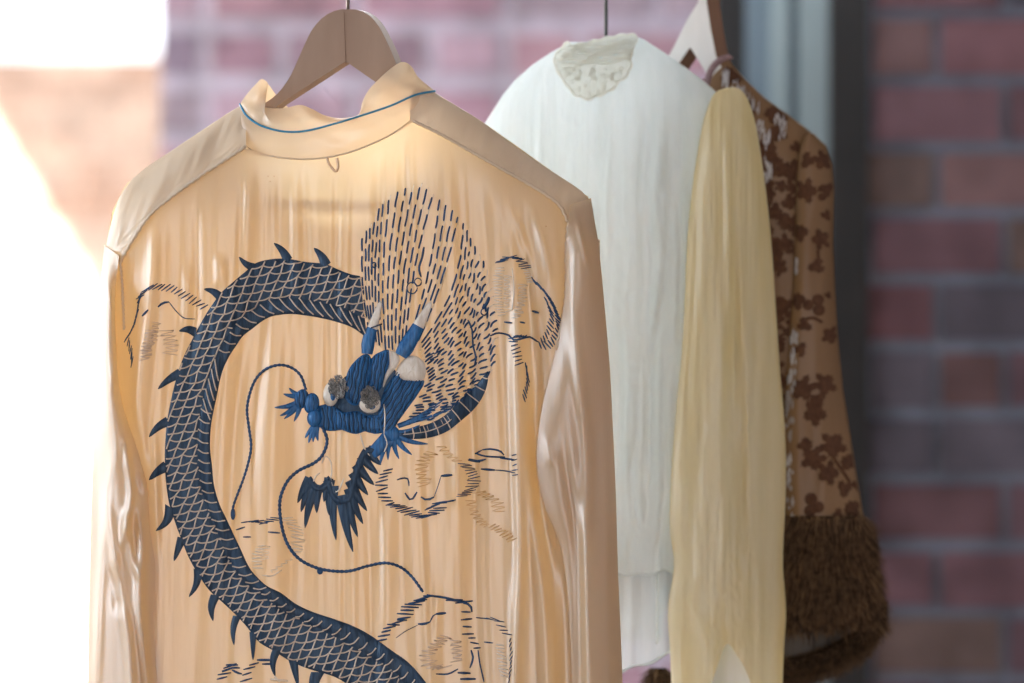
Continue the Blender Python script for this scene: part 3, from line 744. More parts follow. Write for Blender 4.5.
# horns
def horn(pts, w0, split):
    p = spline(pts, 26); nrm = np.gradient(p, axis=0); nrm = np.stack([-nrm[:, 1], nrm[:, 0]], 1); nrm /= np.linalg.norm(nrm, axis=1)[:, None]
    def part(i0, i1, nm, mat):
        rows = []
        for q in np.linspace(-1, 1, 9):
            row = []
            s = np.arange(i0, i1) / 25
            ww = w0 * 1.12 / 2 * (1 - s) ** .45 * (.75 + .25 * np.clip(s * 6, 0, 1)) + .4
            c = p[i0:i1] + nrm[i0:i1] * (ww * q)[:, None]
            hh = 1 + ww * .8 * math.sqrt(max(0, 1 - q * q)) + .2 * np.sin(np.arange(i0, i1) * 2.2)
            rows.append(world_grid(c[:, 0], c[:, 1], f1(c[:, 0], c[:, 1]) - hh, 0))
        mb = MB(); mb.grid(np.array(rows).tolist()); return mb.build(nm, mat, head)
    part(0, split + 1, 'horn', M['blue']); part(split, 26, 'horn_tip', M['white_thread'])
horn([(367, 354), (369, 338), (375, 320), (381, 301)], 12, 12)
horn([(401, 356), (408, 344), (419, 325), (431, 302)], 15, 14)
mb = MB(); st = Stitches(); st.add([(371, 328), (382, 324)], 1.2, 6); st.emit(mb); mb.build('horn_band', M['navy'], head)
# whiskers (twisted cord)
def cord(pts, r0, nm='whisker'):
    L = plen(pts); n = int(L / 1.3); p = spline(pts, n); y = f1(p[:, 0], p[:, 1])
    mb = MB()
    rr = [(r0 * (1 + .22 * math.sin(i * 1.9)) * min(1, 1.15 - .3 * i / n)) / 1000 for i in range(n)]
    mb.tube([P(a, b, (c - 1.6) / 1000) for (a, b), c in zip(p, y)], rr, 7)
    mb.build(nm, M['stitch'], head)
cord([(306, 390), (301, 376), (292, 368), (280, 365), (266, 369), (256, 379), (250, 393), (247, 410), (249, 428), (251, 445), (249, 460), (243, 480), (236, 498), (233, 508), (233, 516)], 1.35)
cord([(322, 426), (327, 440), (323, 454), (314, 463), (298, 471), (287, 482), (280, 500), (281, 522), (287, 543), (298, 558), (314, 567), (332, 571), (350, 571), (368, 566), (385, 563), (400, 567), (412, 577), (423, 592)], 1.6)
mb = MB(); pad(mb, ell(233, 514, 2.4, 6), 1.8, .8); mb.build('whisker_end', M['stitch'], head)
mb = MB(); pad(mb, ell(320, 571, 3, 3.5), 1.6, .8); mb.build('whisker_knot', M['stitch'], head)

# clouds -----------------------------------------------------------
def hatch(st, path, ln, ang, sp, r=.75, jit=.35, off=1.1):
    n = max(2, int(plen(path) / sp)); p = spline(path, n)
    for i, q in enumerate(p):
        a = math.radians(ang + 25 * (TAB[i % 256, int(ln * 7) % 256] - .5)); l = ln * (1 + jit * (TAB[(i * 3) % 256, 11] - .5))
        d = np.array((math.cos(a), -math.sin(a))) * l / 2
        st.add([q - d, q, q + d], r, off)
def scribble(st, path, w, sp, r=.5, off=1.0):
    n = max(3, int(plen(path) / sp / .72)); p = spline(path, n)
    g = np.gradient(p, axis=0); nn = np.stack([-g[:, 1], g[:, 0]], 1); nn /= np.linalg.norm(nn, axis=1)[:, None] + 1e-9
    nn = np.sign(nn[:, :1] + 1e-6) * nn * .25 + np.array([[.8, -.05]])
    q = np.array([a + b * (w / 2 if i % 2 else -w / 2) * (.7 + .6 * TAB[i % 256, 21]) for i, (a, b) in enumerate(zip(p, nn))])
    st.add(spline(q, len(q) * 3), r * .75, off)
def cloud(label, blues, pales, kind='white_thread'):
    a = Stitches(); b = Stitches()
    for t, *rest in blues:
        (hatch(a, *rest) if t == 'h' else scribble(a, *rest) if t == 's' else a.add(spline(rest[0], max(4, int(plen(rest[0]) / 3))), *(rest[1:])))
    for t, *rest in pales:
        (hatch(b, *rest) if t == 'h' else scribble(b, *rest) if t == 's' else b.add(spline(rest[0], max(4, int(plen(rest[0]) / 3))), *(rest[1:])))
    mb = MB(); a.emit(mb); o = mb.build('cloud_embroidery', M['stitch'], shirt)
    if label: o['label'] = label
    b.r = [[q * 1.25 for q in r_] for r_ in b.r]
    if b.p:
        mb = MB(); b.emit(mb); mb.build('cloud_filling', M[kind], o)
cloud('blue and pale cloud left of the dragon', [
    ('h', [(140, 297), (148, 288), (160, 287), (172, 289), (182, 294), (194, 301), (204, 307)], 10, 30, 4, .75),
    ('h', [(140, 296), (138, 306), (136, 318), (131, 331), (126, 339)], 8, 70, 3.2, .7),
    ('h', [(128, 342), (131, 352), (132, 362)], 10, 80, 3, .6),
    ('l', [(158, 307), (163, 303), (169, 302)], 1.1), ('l', [(142, 316), (148, 310)], 1.1), ('l', [(169, 302), (176, 311), (184, 318), (195, 319)], .5)],
    [('s', [(150, 330), (146, 345), (146, 360)], 12, 2.2, .55), ('s', [(156, 322), (152, 340), (146, 352)], 9, 2.5, .5), ('s', [(165, 330), (170, 345), (168, 355)], 16, 3, .45)], 'pale')
cloud('pale cloud with blue right edge beside the stitched fan', [
    ('h', [(500, 262), (510, 257), (520, 260), (526, 268)], 11, 5, 2.2, .6),
    ('h', [(534, 281), (545, 292), (553, 305), (558, 318), (558, 330), (552, 342), (544, 346)], 10, 125, 3.2, .85),
    ('h', [(546, 300), (552, 316), (548, 332), (540, 345)], 8, 120, 3.4, .8),
    ('l', [(532, 311), (539, 313)], 1.1), ('l', [(504, 322), (512, 323)], .9), ('l', [(520, 322), (525, 323)], .9),
    ('l', [(490, 336), (498, 333), (508, 335), (514, 340), (524, 338), (530, 337), (538, 342)], .9),
    ('h', [(512, 338), (516, 350), (519, 364)], 8, 10, 3.2, .75), ('h', [(526, 366), (528, 380), (524, 398)], 8, 100, 3.4, .8), ('h', [(516, 336), (524, 337)], 6, 20, 2, .8)],
    [('h', [(500, 268), (498, 285), (499, 305), (502, 315)], 9, 0, 2.6, .5), ('s', [(507, 275), (506, 295), (508, 312)], 8, 3, .5), ('s', [(522, 284), (521, 300), (517, 318)], 10, 2.4, .65), ('l', [(512, 268), (514, 290), (512, 310)], .5), ('h', [(526, 270), (530, 282)], 6, 0, 2, .6)])
cloud('round blue cloud below the dragon head', [
    ('h', [(388, 470), (382, 480), (382, 490), (385, 498), (390, 504)], 11, 8, 3.6, .9),
    ('h', [(394, 505), (404, 509), (414, 514), (424, 517), (432, 514), (440, 508)], 14, 5, 3.6, .85),
    ('h', [(430, 508), (440, 503), (450, 501)], 13, 12, 3, .8),
    ('h', [(462, 496), (470, 490), (474, 480), (470, 470), (464, 464)], 12, 5, 2.6, .6),
    ('l', [(397, 480), (403, 478), (408, 479), (409, 486)], .8), ('l', [(405, 493), (411, 500), (417, 492)], 1), ('l', [(421, 497), (427, 500), (434, 497)], 1.1), ('l', [(434, 497), (438, 486), (441, 476)], .4), ('l', [(441, 476), (452, 475)], 1.4)],
    [('s', [(432, 452), (420, 465), (426, 486)], 15, 2.8, .45), ('s', [(440, 446), (448, 455), (456, 462)], 10, 3, .45)], 'tan')
cloud('blue lens-shaped cloud near the right side', [
    ('l', [(482, 450), (490, 449), (500, 451), (504, 455)], .9), ('l', [(475, 453), (484, 456), (496, 457), (505, 457)], .9), ('l', [(469, 459), (478, 461), (486, 459)], 1.1), ('l', [(468, 460), (480, 462)], 1), ('l', [(475, 454), (482, 450)], .8),
    ('l', [(500, 458), (508, 459), (515, 460)], 1), ('l', [(481, 469), (495, 470)], 1.1), ('l', [(495, 470), (506, 471), (515, 473)], .6), ('h', [(514, 455), (515, 475)], 5, 20, 4, .7)],
    [('s', [(478, 492), (492, 500), (500, 512)], 14, 3, .45), ('s', [(470, 500), (476, 518), (488, 526)], 11, 3, .4), ('h', [(492, 526), (505, 534), (512, 540)], 9, 25, 3, .6)], 'tan')
cloud('large blue cloud at the lower right', [
    ('h', [(382, 640), (387, 630), (393, 625), (402, 620)], 11, 5, 3.8, 1.0), ('h', [(404, 618), (406, 612), (410, 607), (417, 602), (424, 598)], 15, 8, 3.6, 1.05),
    ('h', [(430, 596), (442, 597), (454, 600), (464, 602)], 15, 0, 4, 1.1), ('l', [(463, 603), (470, 605), (472, 612)], 1.2),
    ('h', [(466, 612), (467, 624), (468, 634)], 10, 0, 4.5, 1.0), ('h', [(472, 638), (477, 648)], 8, 0, 3.5, .9),
    ('l', [(396, 638), (406, 631), (418, 625)], .4), ('l', [(418, 624), (424, 624), (430, 622)], 1.2), ('l', [(430, 622), (433, 616), (436, 614)], .7), ('l', [(436, 614), (446, 613)], 1.3),
    ('l', [(471, 650), (473, 658), (470, 668)], 1), ('h', [(464, 673), (468, 679), (470, 686)], 14, 0, 4, 1.3), ('l', [(436, 674), (448, 674), (458, 669)], .8), ('l', [(478, 650), (480, 664), (484, 682)], .7)],
    [('s', [(446, 636), (434, 645), (426, 655), (430, 666), (444, 668)], 16, 3, .5), ('s', [(455, 640), (456, 662)], 12, 2.6, .6)], 'pale')
cloud('small pale cloud at the right seam', [
    ('h', [(480, 618), (490, 619), (498, 620), (502, 628), (507, 634)], 9, -10, 4, .6), ('l', [(484, 642), (493, 643)], .7), ('h', [(510, 640), (511, 660), (508, 690)], 5, 70, 4, .6)],
    [('h', [(500, 645), (502, 660), (504, 676)], 9, -10, 3, .7)])
cloud('faint blue cloud inside the coil', [
    ('h', [(246, 522), (256, 521), (264, 523), (276, 518)], 11, 3, 3.4, .7), ('l', [(236, 530), (245, 527)], .8), ('l', [(243, 537), (251, 537)], .8), ('l', [(268, 532), (280, 533)], .9)],
    [('h', [(287, 518), (294, 526), (298, 538), (296, 552)], 13, -5, 3, .55), ('h', [(262, 546), (257, 556), (258, 568)], 9, 0, 2.8, .55), ('s', [(266, 545), (264, 560)], 9, 3, .4), ('s', [(292, 558), (280, 566), (270, 572)], 5, 3.5, .5), ('l', [(262, 575), (272, 576), (282, 570)], .5)])
cloud('blue cloud at the lower left under the tail', [
    ('h', [(222, 678), (226, 671), (230, 666)], 12, 15, 3.4, 1), ('l', [(226, 665), (238, 665)], 1.1), ('l', [(222, 672), (232, 668), (240, 668)], 1), ('l', [(232, 670), (238, 673), (242, 674)], 1.1),
    ('h', [(254, 664), (248, 670), (246, 680)], 11, 10, 3.8, .9), ('l', [(257, 660), (272, 660)], 1.2), ('l', [(262, 664), (274, 664)], 1),
    ],
    [('l', [(270, 679), (288, 681)], .9), ('l', [(274, 676), (280, 682)], .8)])
# small age stains are marks on the cloth, tiny thread knots
for x, y in ((270, 181), (268, 176), (274, 176), (331, 268), (546, 226)):
    mb = MB(); st = Stitches(); st.add([(x - .6, y), (x + .6, y + .6)], .7, .6); st.emit(mb); mb.build('stain_speck', M['tan'], shirt)

# ------------------------------------------------------------------ hangers
def poly(pxs, y): return [(P(a, b, y)[0], P(a, b, y)[2]) for a, b in pxs]
def bevel(o, w, seg=2):
    m = o.modifiers.new('bevel', 'BEVEL'); m.width = w; m.segments = seg; m.limit_method = 'ANGLE'; m.angle_limit = .8
hg = thing('wooden_hanger', 'grey-brown wooden hanger inside the dragon shirt', 'hanger', (P(348, 0, 0)[0], 0, P(0, 203, 0)[2]), 'hangers on the rail')
up = [(341, 10), (331, 13), (321, 20), (312, 31), (305, 45), (298, 61), (290, 78), (278, 94), (262, 106), (236, 124), (200, 145), (168, 166), (142, 186), (137, 194)]
lo = [(143, 200), (166, 187), (200, 168), (240, 138), (281, 104), (344, 63)]
ur = [(356, 10), (367, 14), (377, 24), (385, 38), (392, 53), (399, 70), (408, 84), (425, 104), (455, 122), (490, 142), (525, 164), (552, 186), (556, 194)]
lr = [(549, 199), (525, 183), (490, 160), (455, 138), (410, 104), (372, 80)]
mb = MB()
pts = spline(up, 40).tolist() + lin(lo, 6).tolist()[0:0] + lo + [(346, 62)] + list(reversed(lr)) + list(reversed(spline(ur, 40).tolist()))
mb.prism(poly(pts, 0), -.008, .008, dx=.006)
b = mb.build('hanger_body', M['wood'], hg, smooth=False); bevel(b, .0015)
mb = MB(); mb.tube([P(160, 193, 0), P(535, 193, 0)], .0055, 12); mb.build('trouser_bar', M['wood'], hg)
mb = MB(); mb.tube([P(344, 12, -.0085), P(346, 64, -.0085)], .0003, 4); mb.build('centre_joint', M['wood_dark'], hg)
def hook(parent, base, yb, mat, r=.0018, n=30):
    # straight shank then a hook over the rail
    bx, by, bz = P(*base, yb); R = .012 + r + .001
    pts = [(bx, by, bz), (bx, by, RZ - R * .6)]
    nx, ny = dn.y, -dn.x                     # across the rail
    c = Vector((bx, by, RZ))
    pts = [(bx, by, bz), (bx, by, RZ - R - .018)]
    for a in np.linspace(-math.pi / 2 - .2, math.pi * .95, n):
        pts.append((c.x + nx * R * math.cos(a) * 1.0, c.y + ny * R * math.cos(a), c.z + R * math.sin(a)))
    mb = MB(); mb.tube(pts, r, 8); mb.build('hook', mat, parent)
hook(hg, (348, 16), 0, M['steel'])

# ------------------------------------------------------------------ blouse 2 : white gauze
Y2 = .18
hg2 = thing('wire_hanger', 'thin dark wire hanger inside the white gauze blouse', 'hanger', (P(607, 0, Y2)[0], Y2, P(0, 150, Y2)[2]), 'hangers on the rail')
mb = MB()
w_ = [(607, 48), (585, 56), (540, 74), (505, 105), (498, 118), (520, 126), (607, 130), (690, 124), (708, 110), (700, 95), (665, 66), (630, 54), (607, 48)]
mb.tube([P(a, b_, Y2) for a, b_ in w_], .0016, 8); mb.build('wire_frame', M['blackwire'], hg2)
hook(hg2, (606, 50), Y2, M['blackwire'])

blouse = thing('gauze_blouse', 'white gauze blouse with lace at the neck, between dragon shirt and brown jacket', 'blouse', (P(607, 0, Y2)[0], Y2, P(0, 700, Y2)[2]))
top2 = np.array([(470, 150), (482, 128), (492, 112), (502, 96), (515, 80), (532, 65), (550, 53), (566, 44), (570, 42), (585, 42), (600, 39), (618, 36), (632, 35), (645, 40), (665, 53), (685, 67), (700, 78), (714, 90), (730, 108)], float)
def t2(px): return np.interp(px, top2[:, 0], top2[:, 1])
def f2(px, py):
    px = np.asarray(px, float); py = np.asarray(py, float)
    e = rnd(px - 472, 60) * rnd(722 - px, 50) * rnd(py - t2(px) + 1, 80)
    y = -30 * e
    g = sstep(5, 120, py - t2(px))
    c = px + 4 * vnoise(px / 40, py / 60, 101)
    y = y + g * (2.6 * vnoise(c / 6, py / 120, 102) + 4.4 * vnoise(c / 15, py / 160, 103) + 1.2 * vnoise(px / 12, py / 14, 104) + 3.5 * vnoise(px / 42, py / 250, 105))
    y = y + .55 * vnoise(px / 2.6, py / 50, 106) + .8 * g * vnoise(px / 7, py / 9, 107)
    for pts, a, w in FOLDS2: y = y + crease(px, py, pts, a, w)
    return y
FOLDS2 = [([(668, 200), (664, 280), (655, 350), (650, 430), (642, 560)], -5, 4), ([(645, 180), (650, 260), (645, 340), (652, 420), (650, 560)], -4, 4),
          ([(640, 420), (630, 480), (640, 540), (632, 572)], -4, 3), ([(676, 110), (672, 200), (668, 260)], -3, 4), ([(610, 300), (620, 400), (617, 500)], -3, 4), ([(600, 150), (596, 210)], -3, 5)]
def sheet(fy, tf, x0, x1, bot, y0, step=2.0, nv=200):
    xs = np.arange(x0, x1 + .1, step); v = np.linspace(0, 1, nv)[:, None]
    PX = np.repeat(xs[None], nv, 0); t0 = tf(xs)[None]; b0 = (bot(xs) if callable(bot) else np.full_like(xs, bot))[None]
    PY = t0 + (b0 - t0) * v
    mb = MB(); mb.grid(world_grid(PX, PY, fy(PX, PY), y0).tolist()); return mb
hem2 = lambda x: 573 + 2.0 * np.sin(x / 9) + 1.5 * np.sin(x / 4.1)
sheet(f2, t2, 472, 716, hem2, Y2, nv=230).build('bodice_back', M['gauze'], blouse)
sheet(lambda a, b: 30 * rnd(a - 472, 60) * rnd(722 - a, 50) * rnd(b - t2(a) + 1, 80) + 3 * vnoise(a / 14, b / 200, 111), t2, 472, 716, hem2, Y2, 4, 90).build('bodice_front', M['gauze'], blouse)
sheet(lambda a, b: -16 + 4 * vnoise(a / 11, b / 150, 121) + 2 * vnoise(a / 5, b / 60, 122), lambda x: np.full_like(x, 545.0), 500, 700, lambda x: 674 - (x - 620) * .38 + 2 * np.sin(x / 6), Y2, 2.5, 60).build('peplum', M['gauze_sheer'], blouse)
mb = MB()
hm = np.stack([np.arange(474, 716, 2.0), hem2(np.arange(474, 716, 2.0))], 1); yy = f2(hm[:, 0], hm[:, 1])
mb.tube([P(a, b_, Y2 + (c - .6) / 1000) for (a, b_), c in zip(hm, yy)], .0014, 6)
hs_ = [(x, 673 - (x - 620) * .38 + 2 * math.sin(x / 6)) for x in np.arange(500, 700, 3.0)]
mb.tube([P(a, b_, Y2 + (-17 + 4 * float(vnoise(a / 11, b_ / 150, 121)) + 2 * float(vnoise(a / 5, b_ / 60, 122))) / 1000) for a, b_ in hs_], .0013, 6)
mb.tube([P(657, y, Y2 - .026) for y in np.linspace(572, 644, 20)], .0014, 6)
mb.build('hem', M['gauze'], blouse)
# lace patch : scalloped raised neck lace
lace_out = [(560, 50), (566, 42), (572, 45), (585, 43), (600, 39), (615, 36), (630, 34), (637, 38), (634, 46), (632, 54), (630, 60), (632, 65), (629, 70), (627, 76), (620, 81), (614, 88), (606, 93), (598, 96), (589, 99), (580, 97), (572, 92), (566, 84), (560, 76), (556, 68), (554, 60), (556, 54)]
pl = np.array(lace_out, float); pl = spline(np.vstack([pl, pl[:1]]), 120)[:-1]
c = np.array((596, 62.)); rows = []
for s in (1, .97, .92, .85, .75, .62, .48, .33, .18, .001):
    q = c + (pl - c) * s
    q[:, 1] = np.maximum(q[:, 1], t2(q[:, 0]) - 1.0)
    wr = 2.4 * np.sin((q[:, 1] + .15 * q[:, 0]) * 1.1) * (q[:, 1] < 62 + .0 * q[:, 0]) + .5 * vnoise(q[:, 0] / 2.5, q[:, 1] / 2.5, 131)
    rows.append(world_grid(q[:, 0], q[:, 1], f2(q[:, 0], q[:, 1]) - (1.2 if s < 1 else .2) - wr * (s < .98) * .7 - .3, Y2))
mb = MB(); mb.grid(np.array(rows).tolist(), closed=True)
lc = mb.build('lace_collar', M['lace'], blouse); lc['label'] = 'ivory scalloped lace at the neck'
mb = MB()
def l2(a, b_, off): return P(a, b_, Y2 + (float(f2(a, b_)) - off) / 1000)
sc = []
for i in range(0, len(pl)):
    a, b_ = pl[i]; sc.append(l2(a, max(b_ + .9 * math.sin(i * .9), t2(a) - 1.5), 1.6))
mb.tube(sc + sc[:1], .0011, 5)
for k in range(8):                        # gathered rows
    y0_ = 46 + k * 3.0
    p = [(x, y0_ - (x - 562) * .1 + 1.2 * math.sin(x / 6 + k)) for x in np.arange(560, 633, 3.0)]
    p = [(x, y) for x, y in p if y > t2(np.array(x)) + .5]
    if len(p) > 3: mb.tube([l2(a, b_, 2.2) for a, b_ in p], .0007, 4)
rr = random.Random(4)
for k in range(70):                       # eyelets
    x = rr.uniform(564, 626); y = rr.uniform(68, 94)
    if ((x - 594) / 34) ** 2 + ((y - 60) / 36) ** 2 > .95: continue
    r_ = rr.uniform(1, 2)
    mb.tube([l2(x + r_ * math.cos(t), y + r_ * math.sin(t), 2.0) for t in np.linspace(0, 6.28, 8)], .0005, 4)
mb.build('lace_threads', M['lace'], lc)
# sleeves
def bot2(u, px):
    return -55 * np.exp(-((u - .50) / .13) ** 2) - 20 * np.exp(-((u - .66) / .09) ** 2)
def yf2(u, v): return -(18 * (1 - u) + 30 * np.sin(np.pi * u) ** .7 * sstep(-.03, .12, v) + 14)
sleeve('sleeve', [(725, 88), (716, 92), (709, 104), (702, 128), (694, 175), (688, 230), (685, 290), (682, 350), (676, 410), (671, 480), (670, 530), (674, 565), (668, 610), (670, 650), (672, 700)],
       [(734, 87), (741, 90), (748, 100), (755, 122), (761, 155), (767, 200), (772, 250), (776, 310), (780, 370), (785, 430), (786, 490), (783, 560), (786, 610), (784, 650), (782, 700)],
       yf2, lambda u, v: -18 * (1 - u) + 18 * np.sin(np.pi * u) - 4, M['gauze_sleeve'], blouse, Y2, nu=90, nv=220, bot=bot2,
       folds=[([(714, 95), (704, 130), (697, 180), (691, 240), (688, 300), (682, 400), (676, 500)], -5, 3), ([(745, 270), (748, 360), (752, 450), (754, 560), (748, 640)], -5, 8),
              ([(728, 480), (722, 560), (720, 620)], -6, 4), ([(735, 300), (727, 400), (725, 480)], 4, 8), ([(754, 540), (760, 600), (758, 660)], -5, 5), ([(700, 430), (704, 520), (700, 600)], -4, 7), ([(768, 420), (770, 520), (772, 600)], -3, 7), ([(690, 600), (706, 640), (712, 690)], -5, 5)], seed=141, noise=1.8, vs=12, crinkle=1.0)
sheet(lambda a, b: -22 + 4 * vnoise(a / 11, b / 150, 151), lambda x: np.full_like(x, 600.0), 700, 772, 712, Y2, 2.5, 40).build('cuff_lining', M['gauze'], blouse)
sleeve('sleeve', [(478, 150), (462, 210), (450, 400), (446, 650)], [(490, 150), (510, 210), (520, 400), (524, 650)],
       lambda u, v: -30 * np.sin(np.pi * u) + 12, lambda u, v: 30 * np.sin(np.pi * u) + 12, M['gauze_sleeve'], blouse, Y2, nu=24, nv=60, seed=161)

# ------------------------------------------------------------------ jacket 3 : brown devore velvet with fur cuffs
hg3 = thing('wooden_hanger', 'turned wooden hanger with a face coloured as brightly lit and brown edge inside the brown jacket', 'hanger', (P(706, 0, Y3)[0], Y3, P(0, 145, Y3)[2]), 'hangers on the rail')
mb = MB()
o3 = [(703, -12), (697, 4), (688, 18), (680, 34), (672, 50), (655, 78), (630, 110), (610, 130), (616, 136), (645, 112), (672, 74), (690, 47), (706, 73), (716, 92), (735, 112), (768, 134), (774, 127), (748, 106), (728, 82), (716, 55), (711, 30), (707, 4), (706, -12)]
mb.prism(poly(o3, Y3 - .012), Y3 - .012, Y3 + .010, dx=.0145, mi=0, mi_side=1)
b = mb.build('hanger_body', [M['wood_lit'], M['wood_dark']], hg3, smooth=False); bevel(b, .0012)
hook(hg3, (708, -8), Y3, M['steel'])
mb = MB()
rb = spline([(707, 84), (709, 75), (714, 66), (722, 59), (731, 56)], 14)
for t_ in (0,):
    rows = []
    for k, (x, y) in enumerate(rb):
        rows.append([P(x + q * 3.4 * .8, y + q * 3.4 * .6, Y3 - .034 + .004 * math.sin(k) * 0 - .002 * (1 - q * q)) for q in (-1, -.5, 0, .5, 1)] + [P(x + q * 3.4 * .8, y + q * 3.4 * .6, Y3 - .031) for q in (1, 0, -1)])
    mb.grid(rows, closed=True)
jacket = thing('velvet_jacket', 'brown leaf-patterned velvet jacket with fur cuffs, hung behind the white blouse', 'jacket', (P(706, 0, Y3)[0], Y3, P(0, 690, Y3)[2]))
mb.build('hanging_loop', M['ribbon'], jacket)
top3 = np.array([(600, 150), (620, 130), (660, 95), (690, 80), (705, 80), (716, 66), (722, 61), (730, 62), (740, 74), (752, 86), (765, 98), (780, 109), (795, 120), (806, 128), (815, 136)], float)
def t3(px): return np.interp(px, top3[:, 0], top3[:, 1])
def f3(px, py):
    px = np.asarray(px, float); py = np.asarray(py, float)
    y = -26 * rnd(px - 600, 50) * rnd(822 - px, 50) * rnd(py - t3(px) + 1, 60)
    return y + sstep(0, 60, py - t3(px)) * (2.5 * vnoise(px / 16, py / 160, 171) + 1.5 * vnoise(px / 8, py / 90, 172))
sheet(lambda a, b: -f3(a, b) * .9, t3, 602, 812, 610, Y3, 5, 60).build('jacket_front', M['velvet_ground'], jacket)
# right sleeve surface as a heightfield so that the pile pattern can sit on it
LS = np.array([(806, 133), (799, 150), (796, 180), (795, 230), (793, 290), (788, 350), (784, 410), (784, 470), (786, 530)], float)
RS = np.array([(814, 134), (826, 146), (832, 165), (834, 190), (833, 240), (835, 290), (838, 340), (843, 390), (851, 440), (859, 490), (867, 535)], float)
def fs3(px, py):
    px = np.asarray(px, float); py = np.asarray(py, float)
    l = np.interp(py, LS[:, 1], LS[:, 0]); r = np.interp(py, RS[:, 1], RS[:, 0]); u = np.clip((px - l) / np.maximum(r - l, 1), 0, 1)
    y = -12 - 22 * np.sqrt(np.clip(np.sin(np.pi * u), 0, 1)) - 14 * (1 - u)
    return y + np.sin(np.pi * u) * (2 * vnoise(px / 14, py / 80, 181) + 1.5 * vnoise(px / 9, py / 40, 182))
def sleeve3():
    py = np.linspace(134, 535, 170)[:, None]; u = np.linspace(0, 1, 44)[None]
    l = np.interp(py, LS[:, 1], LS[:, 0]); r = np.interp(py, RS[:, 1], RS[:, 0]); PX = l * (1 - u) + r * u; PY = py + 0 * u
    A = world_grid(PX, PY, fs3(PX, PY), Y3); yb = 14 * np.sin(np.pi * u) + 0 * PY - 12 - 14 * (1 - u); B = world_grid(PX, PY, yb, Y3)
    mb = MB(); mb.grid(np.concatenate([A, B[:, -2:0:-1]], 1).tolist(), closed=True); return mb
# velvet pile pattern : leaves, berries and stems lying on a surface function
def patch(mb, pts, fy, off, clip=None, mi=1):
    p = np.array(pts, float); c = p.mean(0); rows = []
    for s, o in ((1, 0), (.93, off), (.5, off), (.001, off)):
        q = c + (p - c) * s
        if clip is not None: q = clip(q)
        rows.append(world_grid(q[:, 0], q[:, 1], fy(q[:, 0], q[:, 1]) - .5 - o, Y3))
    mb.grid(np.array(rows).tolist(), mi, closed=True)
def leaf(cx, cy, r, ang, lobes=5, sq=.8):
    out = []
    r = r * 1.12
    for t in np.linspace(0, 2 * math.pi, 90, endpoint=False):
        k = .60 + .34 * abs(math.cos(lobes * t / 2)) ** 1.2 + .07 * math.cos(lobes * 4 * t) + .04 * math.cos(lobes * 7 * t)
        k *= 1 - .45 * math.exp(-((t - math.pi) / .35) ** 2)
        x, y = r * k * math.cos(t), r * k * sq * math.sin(t)
        out.append((cx + x * math.cos(ang) - y * math.sin(ang), cy + x * math.sin(ang) + y * math.cos(ang)))
    return out
def clip_s(q):
    l = np.interp(q[:, 1], LS[:, 1], LS[:, 0]) + 1.0; r = np.interp(q[:, 1], RS[:, 1], RS[:, 0]) - 1.0
    q = q.copy(); q[:, 0] = np.clip(q[:, 0], l, r); q[:, 1] = np.clip(q[:, 1], 136, 532); return q
def clip_b(q):
    q = q.copy(); q[:, 0] = np.clip(q[:, 0], 604, 808); q[:, 1] = np.maximum(q[:, 1], t3(q[:, 0]) + 1.5); return q
mb = sleeve3()
for cx, cy, r, a, lb in [(822, 160, 11, .8, 5), (808, 160, 9, 2.2, 3), (806, 190, 13, 1.3, 5), (826, 190, 9, -.6, 3), (800, 232, 10, 1.5, 4), (821, 240, 11, -1.9, 5), (817, 266, 9, 2.9, 3), (797, 300, 10, 1.4, 4), (804, 325, 8, .5, 3), (831, 335, 10, 2.6, 5), (800, 350, 8, -1, 3), (804, 388, 14, 2.4, 5), (824, 384, 13, .4, 5), (815, 412, 14, 1.5, 5), (818, 400, 9, -.8, 3), (832, 445, 15, .3, 5), (814, 458, 14, 2.6, 5), (828, 472, 13, 1.3, 5), (848, 462, 10, .4, 4), (845, 488, 9, 1.7, 3), (806, 445, 9, 3, 4), (852, 508, 10, .9, 4), (838, 515, 7, -1.4, 3), (858, 485, 7, 1.2, 3), (826, 215, 6, 1, 3), (828, 295, 4, 1, 3)]:
    patch(mb, leaf(cx, cy, r, a, lb), fs3, .9, clip_s)
for cx, cy, r in [(808, 305, 5.5), (818, 300, 6), (819, 310, 6), (811, 499, 6.5), (818, 507, 6), (810, 511, 6), (822, 197, 4)]:
    patch(mb, ell(cx, cy, r, r, 0, 20), fs3, .9, clip_s)
for pts in ([(800, 322), (812, 318), (822, 322)], [(832, 455), (842, 470), (850, 482)], [(818, 250), (818, 262), (812, 270)], [(812, 395), (815, 406), (820, 420)]):
    p = spline(pts, 12); q = clip_s(p)
    mb.tube([P(a, b_, Y3 + (float(fs3(a, b_)) - .8) / 1000) for a, b_ in q], .0016, 6, 1)
smb = mb
mb = sheet(f3, t3, 602, 812, 610, Y3, 2.5, 180)
rr = random.Random(9)
for k in range(190):
    cx = rr.uniform(725, 802); cy = rr.uniform(72, 520)
    if cy < t3(np.array(cx)) + 4: continue
    patch(mb, leaf(cx, cy, rr.uniform(6, 12), rr.uniform(0, 6.28), rr.choice((3, 4, 5))), f3, .9, clip_b)
